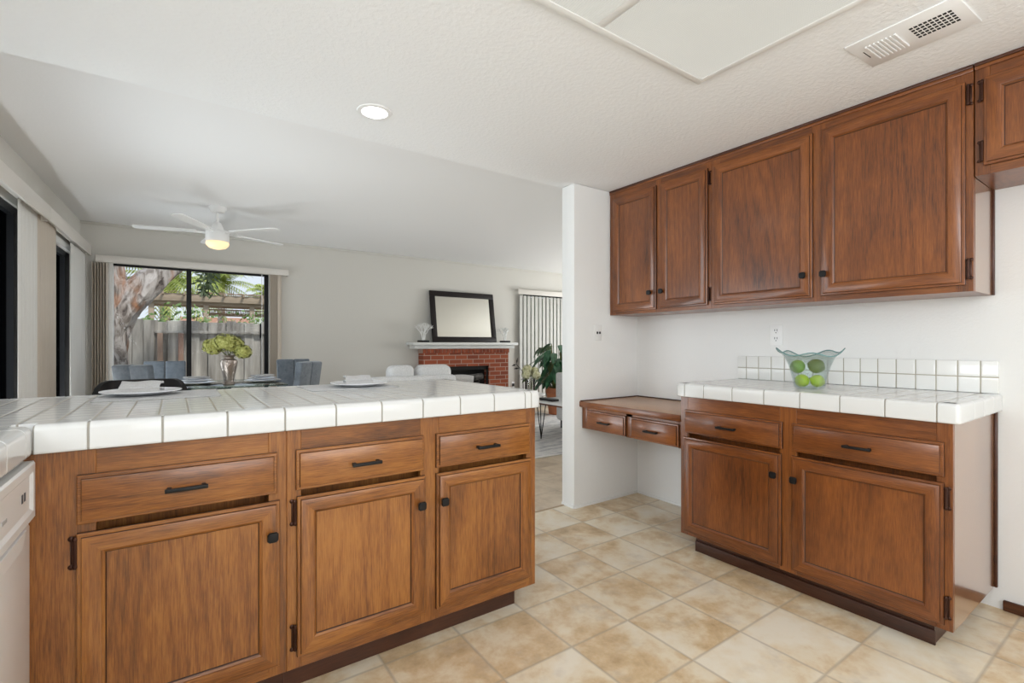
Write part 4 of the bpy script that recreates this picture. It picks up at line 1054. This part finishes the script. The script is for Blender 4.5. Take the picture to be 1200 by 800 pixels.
t = thing('potted_plant', (5.02, 5.95, 0.0102), 0, 'tall leafy green plant in a terracotta pot by the far right window', 'plant')
MB().lathe([(0.001, 0), (0.13, 0), (0.17, 0.33), (0.185, 0.34), (0.185, 0.42), (0.165, 0.42), (0.155, 0.34), (0.001, 0.34)], seg=28).build('pot', [TERRA], t)['label'] = 'terracotta pot'
m = MB(); m2 = MB(); rnd = random.Random(11)
for i in range(84):
    a = rnd.uniform(0, 6.283); h_ = rnd.uniform(0.50, 1.12); rr = rnd.uniform(0.08, 0.30)
    base = Vector((0.05 * math.cos(a), 0.05 * math.sin(a), 0.34)); tip = Vector((rr * math.cos(a), rr * math.sin(a), h_))
    m2.tube([base, base.lerp(tip, 0.6) + Vector((0, 0, 0.04)), tip], 0.006, 5)
    out = Vector((math.cos(a), math.sin(a), rnd.uniform(-1.0, 0.1))).normalized(); L = rnd.uniform(0.17, 0.26); side = Vector((-math.sin(a), math.cos(a), rnd.uniform(-.3, .3))).normalized()
    rows = []
    for k in range(7):
        u_ = k / 6; c = tip + out * L * u_ + Vector((0, 0, -0.10 * u_ * u_ * L / 0.2)); wv_ = 0.055 * math.sin(math.pi * min(1, u_ * 0.96 + 0.03)) ** 0.8
        rows.append([tuple(c - side * wv_ + Vector((0, 0, 0.012 * (wv_ > 0.02)))), tuple(c), tuple(c + side * wv_ + Vector((0, 0, 0.012 * (wv_ > .02))))])
    m.rings(rows, 0, False)
m.build('leaves', [LEAF], t); m2.build('stems', [STEM], t)

t = thing('armchair', (4.54, 4.62, 0.0102), 0, 'pale grey armchair partly hidden by the nook wall', 'armchair')
m = MB(); puff(m, -0.37, -0.36, 0.10, 0.37, 0.36, 0.42, 0.05); m.build('seat_base', [LINEN], t)
m = MB(); puff(m, -0.37, -0.36, 0.30, -0.24, 0.36, 0.735, 0.03); m.build('backrest', [LINEN], t)
for sy_ in (-1, 1):
    m = MB(); puff(m, -0.25, sy_ * 0.36, 0.30, 0.36, sy_ * 0.26, 0.58, 0.03); m.build('armrest', [LINEN], t)
for sx_, sy_ in ((-1, -1), (1, -1), (-1, 1), (1, 1)): MB().tube([(0.30 * sx_, 0.30 * sy_, 0), (0.30 * sx_, 0.30 * sy_, 0.12)], 0.02, 8).build('leg', [ESPRESSO], t)

# ------------------------------------------------------------ outside
struct(MB().box(-14, 7.0, -0.12, 18, 45, -0.05).build('ground', GROUND))
t = thing('board_fence', (0.6, 9.3, -0.05), 0, 'weathered grey board fence outside the dining window', 'fence')
m = MB(); rnd = random.Random(2)
x_ = -0.90; i = 0
while x_ < 3.4:
    wd = rnd.uniform(0.135, 0.15)
    if i % 2 == 0: m.box(x_ - 0.6, 0.0, 0.03, x_ + wd - 0.6, 0.02, 1.54 + rnd.uniform(-.012, .02), 0, 0.003, 1)
    else: m.box(x_ - 0.6 - 0.01, 0.03, 0.03, x_ + wd - 0.6 + 0.01, 0.05, 1.53 + rnd.uniform(-.012, .02), 0, 0.003, 1)
    x_ += wd * 0.93; i += 1
m.build('board', [FENCEW], t)
m = MB()
for k in range(7): m.box(-1.12 - 0.145 * k - 0.6 + 0.16, -0.025, 0.03, -0.99 - 0.145 * k - 0.6 + 0.16, -0.005, 1.545 + rnd.uniform(-.02, .03), 0, 0.003, 1)
for k in range(4): m.box(-0.80 + 0.135 * k - 0.6, -0.030, 0.03, -0.67 + 0.135 * k - 0.6, -0.008, 1.53 + 0.05 * rnd.random(), 0, 0.003, 1)
m.build('board', [FENCEW], t)
MB().box(-0.26 - 0.6, -0.05, 1.345, 3.4 - 0.6, 0.0, 1.385, 0, 0.003).box(-0.26 - 0.6, -0.04, 0.30, 3.4 - 0.6, 0.0, 0.39, 0, 0.003).build('rail', [FENCEW], t)
for px, mt in ((-0.225, FENCER), (0.04, FENCER), (1.62, FENCEW)): MB().box(px - 0.6, -0.075, 0, px - 0.6 + 0.07, -0.001, 1.345, 0, 0.004).build('post', [mt], t)

t = thing('paperbark_tree', (-0.62, 8.1, -0.05), 0, 'thick peeling-bark tree trunk outside the left of the dining window', 'tree')
def bark_tube(m, pts, rad, sd, seg=22):
    rnd = random.Random(sd)
    # resample
    P = [Vector(p) for p in pts]; out = []; rr = []
    for i in range(len(P) - 1):
        for k in range(6):
            u_ = k / 6; out.append(P[i].lerp(P[i + 1], u_)); rr.append(rad[i] * (1 - u_) + rad[i + 1] * u_)
    out.append(P[-1]); rr.append(rad[-1])
    ph = [rnd.uniform(0, 6.28) for _ in range(6)]; rs = []; up = Vector((0, 1, 0))
    for i, p in enumerate(out):
        d = (out[min(i + 1, len(out) - 1)] - out[max(i - 1, 0)]).normalized(); a = d.cross(up).normalized(); u2 = a.cross(d).normalized()
        row = []
        for k in range(seg):
            t_ = 2 * math.pi * k / seg
            q = 1 + 0.10 * math.sin(3 * t_ + ph[0] + i * .22) + 0.07 * math.sin(7 * t_ + ph[1] - i * .35) + 0.06 * rnd.uniform(-1, 1)
            row.append(tuple(p + rr[i] * q * (math.cos(t_) * a + math.sin(t_) * u2)))
        rs.append(row)
    m.rings(rs)
m = MB()
bark_tube(m, [(-0.06, 0, 0), (-0.08, 0, 0.6), (-0.10, 0, 1.15), (-0.08, 0, 1.55), (-0.12, 0.03, 2.3), (-0.22, 0.05, 3.6)], [0.26, 0.215, 0.205, 0.235, 0.17, 0.12], 1)
m.build('trunk', [BARK], t)
m = MB(); bark_tube(m, [(-0.10, -0.02, 1.15), (0.06, -0.05, 1.58), (0.28, -0.02, 1.92), (0.52, 0, 2.22), (0.95, 0.05, 2.7), (1.5, 0.1, 3.2)], [0.14, 0.175, 0.175, 0.155, 0.12, 0.09], 2)
m.build('bough', [BARK], t)
m = MB(); bark_tube(m, [(0.26, -0.08, 1.82), (0.43, -0.10, 2.0), (0.60, -0.05, 2.22)], [0.02, 0.055, 0.05], 5, 10)
m.build('peeling_strip', [plain('dark_grey_bark', (0.12, 0.095, 0.085), 0.9)], t)
m = MB(); rnd = random.Random(8)
m2 = MB().tube([(1.4, 0.1, 3.1), (1.15, 0.0, 2.55), (1.02, -0.02, 2.25), (0.98, -0.02, 1.98)], [0.012, 0.008, 0.006, 0.003], 5)
m2.build('twig', [STEM], t)
for i in range(110):
    z = rnd.uniform(1.90, 2.35); c = Vector((0.98 + (z - 1.98) * 0.18 + rnd.gauss(0, 0.045), rnd.gauss(0, .05), z))
    d = Vector((rnd.uniform(-1, 1), rnd.uniform(-.4, .4), rnd.uniform(-1, .1))).normalized() * rnd.uniform(.10, .16); q = Vector((-d.z, 0, d.x)).normalized() * 0.015
    m.quad([c, c + d * .5 + q, c + d, c + d * .5 - q])
m.build('leaves', [LEAFO], t)

t = thing('sky_blocker', (6.2, 8.6, -0.05), 0, 'dark green foliage added to block the sky behind the far right blind', 'sky_blocker'); m = MB(); rnd = random.Random(77)  # added outside to block the bright sky between the slats
for i in range(900):
    c = Vector((rnd.uniform(-1.7, 1.9), rnd.uniform(-0.25, 0.25), rnd.uniform(0.05, 2.3))); d = Vector((rnd.gauss(0, 1), rnd.gauss(0, 1), rnd.gauss(0, 1))).normalized() * 0.16; q = d.orthogonal().normalized() * 0.07
    m.quad([c, c + d * .5 + q, c + d, c + d * .5 - q])
m.box(-1.7, -0.08, 0.1, 1.9, 0.2, 2.2); m.build('foliage', [LEAFO], t)
t = thing('patio_cover', (1.6, 14, -0.05), 0, 'tan lumber patio cover with corrugated roof beyond the fence', 'patio cover')
m = MB(); n = 110; top = []; bot = []
for i in range(n + 1):
    xx = -2.4 + 6.4 * i / n; dz = 0.020 * math.sin(i * math.pi / 2)
    top.append((xx - 1.6, dz))
m.rings([[(a, -0.17, 2.42 + dz) for a, dz in top], [(a, 2.2, 2.62 + dz) for a, dz in top]], 0, False)
r = bmesh.ops.solidify(m.bm, geom=list(m.bm.faces), thickness=0.012)
m.build('corrugated_roof', [PERGR], t)
MB().box(-4.0, -0.12, 2.20, 2.4, -0.06, 2.38, 0, 0.005).box(-4.0, 0.04, 2.12, 2.4, 0.10, 2.33, 0, 0.005).box(-4.0, 2.0, 2.2, 2.4, 2.08, 2.5, 0, 0.005).build('beam', [PERG], t)
m = MB()
for k in range(16): m.box(-3.9 + 0.41 * k, -0.3, 2.34, -3.86 + 0.41 * k, 2.1, 2.40)
m.build('rafter', [PERG], t)
m = MB()
for k in range(70): m.box(-1.0 + 0.042 * k, 1.4, 2.02, -0.98 + 0.042 * k, 1.42, 2.12)
m.box(-1.0, 1.38, 1.94, 2.0, 1.44, 2.03).box(-1.0, 1.38, 2.10, 2.0, 1.44, 2.13)
m.build('lattice', [PERG], t)
for px in (-2.06, -0.98, 0.02, 1.2): MB().box(px - 0.05, 0.0, 0, px + 0.06, 0.1, 2.13, 0, 0.005).build('post', [PERG], t)

def blob_plant(name, loc, r, sc, mat, lab, cat, sd, n=420, ls=0.10, grp=None):
    rnd = random.Random(sd); t = thing(name, loc, 0, lab, cat, grp); m = MB()
    for i in range(n):
        v_ = Vector((rnd.gauss(0, 1), rnd.gauss(0, 1), rnd.gauss(0, 1))).normalized() * r * rnd.uniform(0.6, 1.05)
        c = Vector((v_.x * sc[0], v_.y * sc[1], r * sc[2] + v_.z * sc[2] + 0.1))
        d = Vector((rnd.gauss(0, 1), rnd.gauss(0, 1), rnd.gauss(0, .7))).normalized() * ls; q = d.orthogonal().normalized() * ls * 0.4
        m.quad([c, c + d * .5 + q, c + d, c + d * .5 - q])
    m.build('foliage', [mat], t)
    MB().tube([(0, 0, 0), (0, 0, r * sc[2])], [0.06, 0.03], 8).build('stem', [ESPRESSO], t)
blob_plant('shrub', (-0.80, 11.3, -0.05), 0.55, (1, .8, 1.75), SHRUB, 'green shrub beyond the fence right of the tree trunk', 'shrub', 1, grp='shrubs beyond the fence')
blob_plant('shrub', (0.15, 13.0, -0.05), 0.62, (1.1, .8, 1.66), SHRUB, 'green shrub beyond the fence left of the window mullion', 'shrub', 2, grp='shrubs beyond the fence')
blob_plant('shrub', (1.05, 11.6, -0.05), 0.60, (1.2, .8, 1.50), SHRUB, 'green shrub beyond the fence above the flower vase', 'shrub', 3, grp='shrubs beyond the fence')
blob_plant('shrub', (2.0, 13.3, -0.05), 0.60, (1.2, .8, 1.66), SHRUB, 'green shrub beyond the fence at the right end of the window', 'shrub', 4, grp='shrubs beyond the fence')
def palm(loc, h_, lab, sd, nf=34, L=2.0):
    rnd = random.Random(sd); t = thing('palm_tree', loc, 0, lab, 'palm tree', 'palms beyond the fence')
    MB().tube([(0, 0, 0), (0.05, 0, h_ * 0.5), (0, 0, h_)], [0.2, 0.16, 0.14], 10).build('trunk', [BARK], t)
    m = MB()
    for k in range(nf):
        a = rnd.uniform(0, 6.283); el = rnd.uniform(-0.6, 1.2); prev = None
        for j in range(11):
            u_ = j / 10; rr = L * u_ * math.cos(el) ; z = h_ + L * (u_ * math.sin(el) - 0.55 * u_ * u_)
            p = Vector((rr * math.cos(a), rr * math.sin(a), z))
            if j:
                s_ = Vector((-math.sin(a), math.cos(a), 0))
                for sg in (-1, 1):
                    for v_ in (0.0, 0.5):
                        b_ = prev.lerp(p, v_); tip = b_ + s_ * sg * 0.42 * (1 - u_ * .6) + (p - prev) * 0.8 + Vector((0, 0, -0.15))
                        w_ = (p - prev).normalized() * 0.03
                        m.quad([b_ - w_, b_ + w_, tip + w_ * .2, tip - w_ * .2])
            prev = p
    m.build('frond', [PALM], t)
palm((-0.3, 19.0, -0.05), 3.3, 'feathery palm beyond the fence left of the window mullion', 1)
palm((1.62, 24.5, -0.05), 3.85, 'feathery palm beyond the fence right of the window mullion', 2)
palm((4.36, 30.0, -0.05), 3.96, 'feathery palm beyond the fence near the right edge of the window', 3, 26, 1.6)
t = thing('house', (5.2, 42, -0.05), 0, 'pale stucco house with red roof far beyond the fence', 'house')
MB().box(-4.6, 0, 0, -0.6, 5, 2.6).build('wall', [STUCCO], t)
MB().prism([(-0.5, 2.5), (5.5, 2.5), (2.5, 3.3)], 0, -4.9, -0.3).build('roof', [ROOFT], t)
for k in range(2): MB().box(-4 + 1.6 * k, -0.04, 1.2, -3.2 + 1.6 * k, 0.02, 2.1, 0, 0.01).build('window', [DGLASS], t)
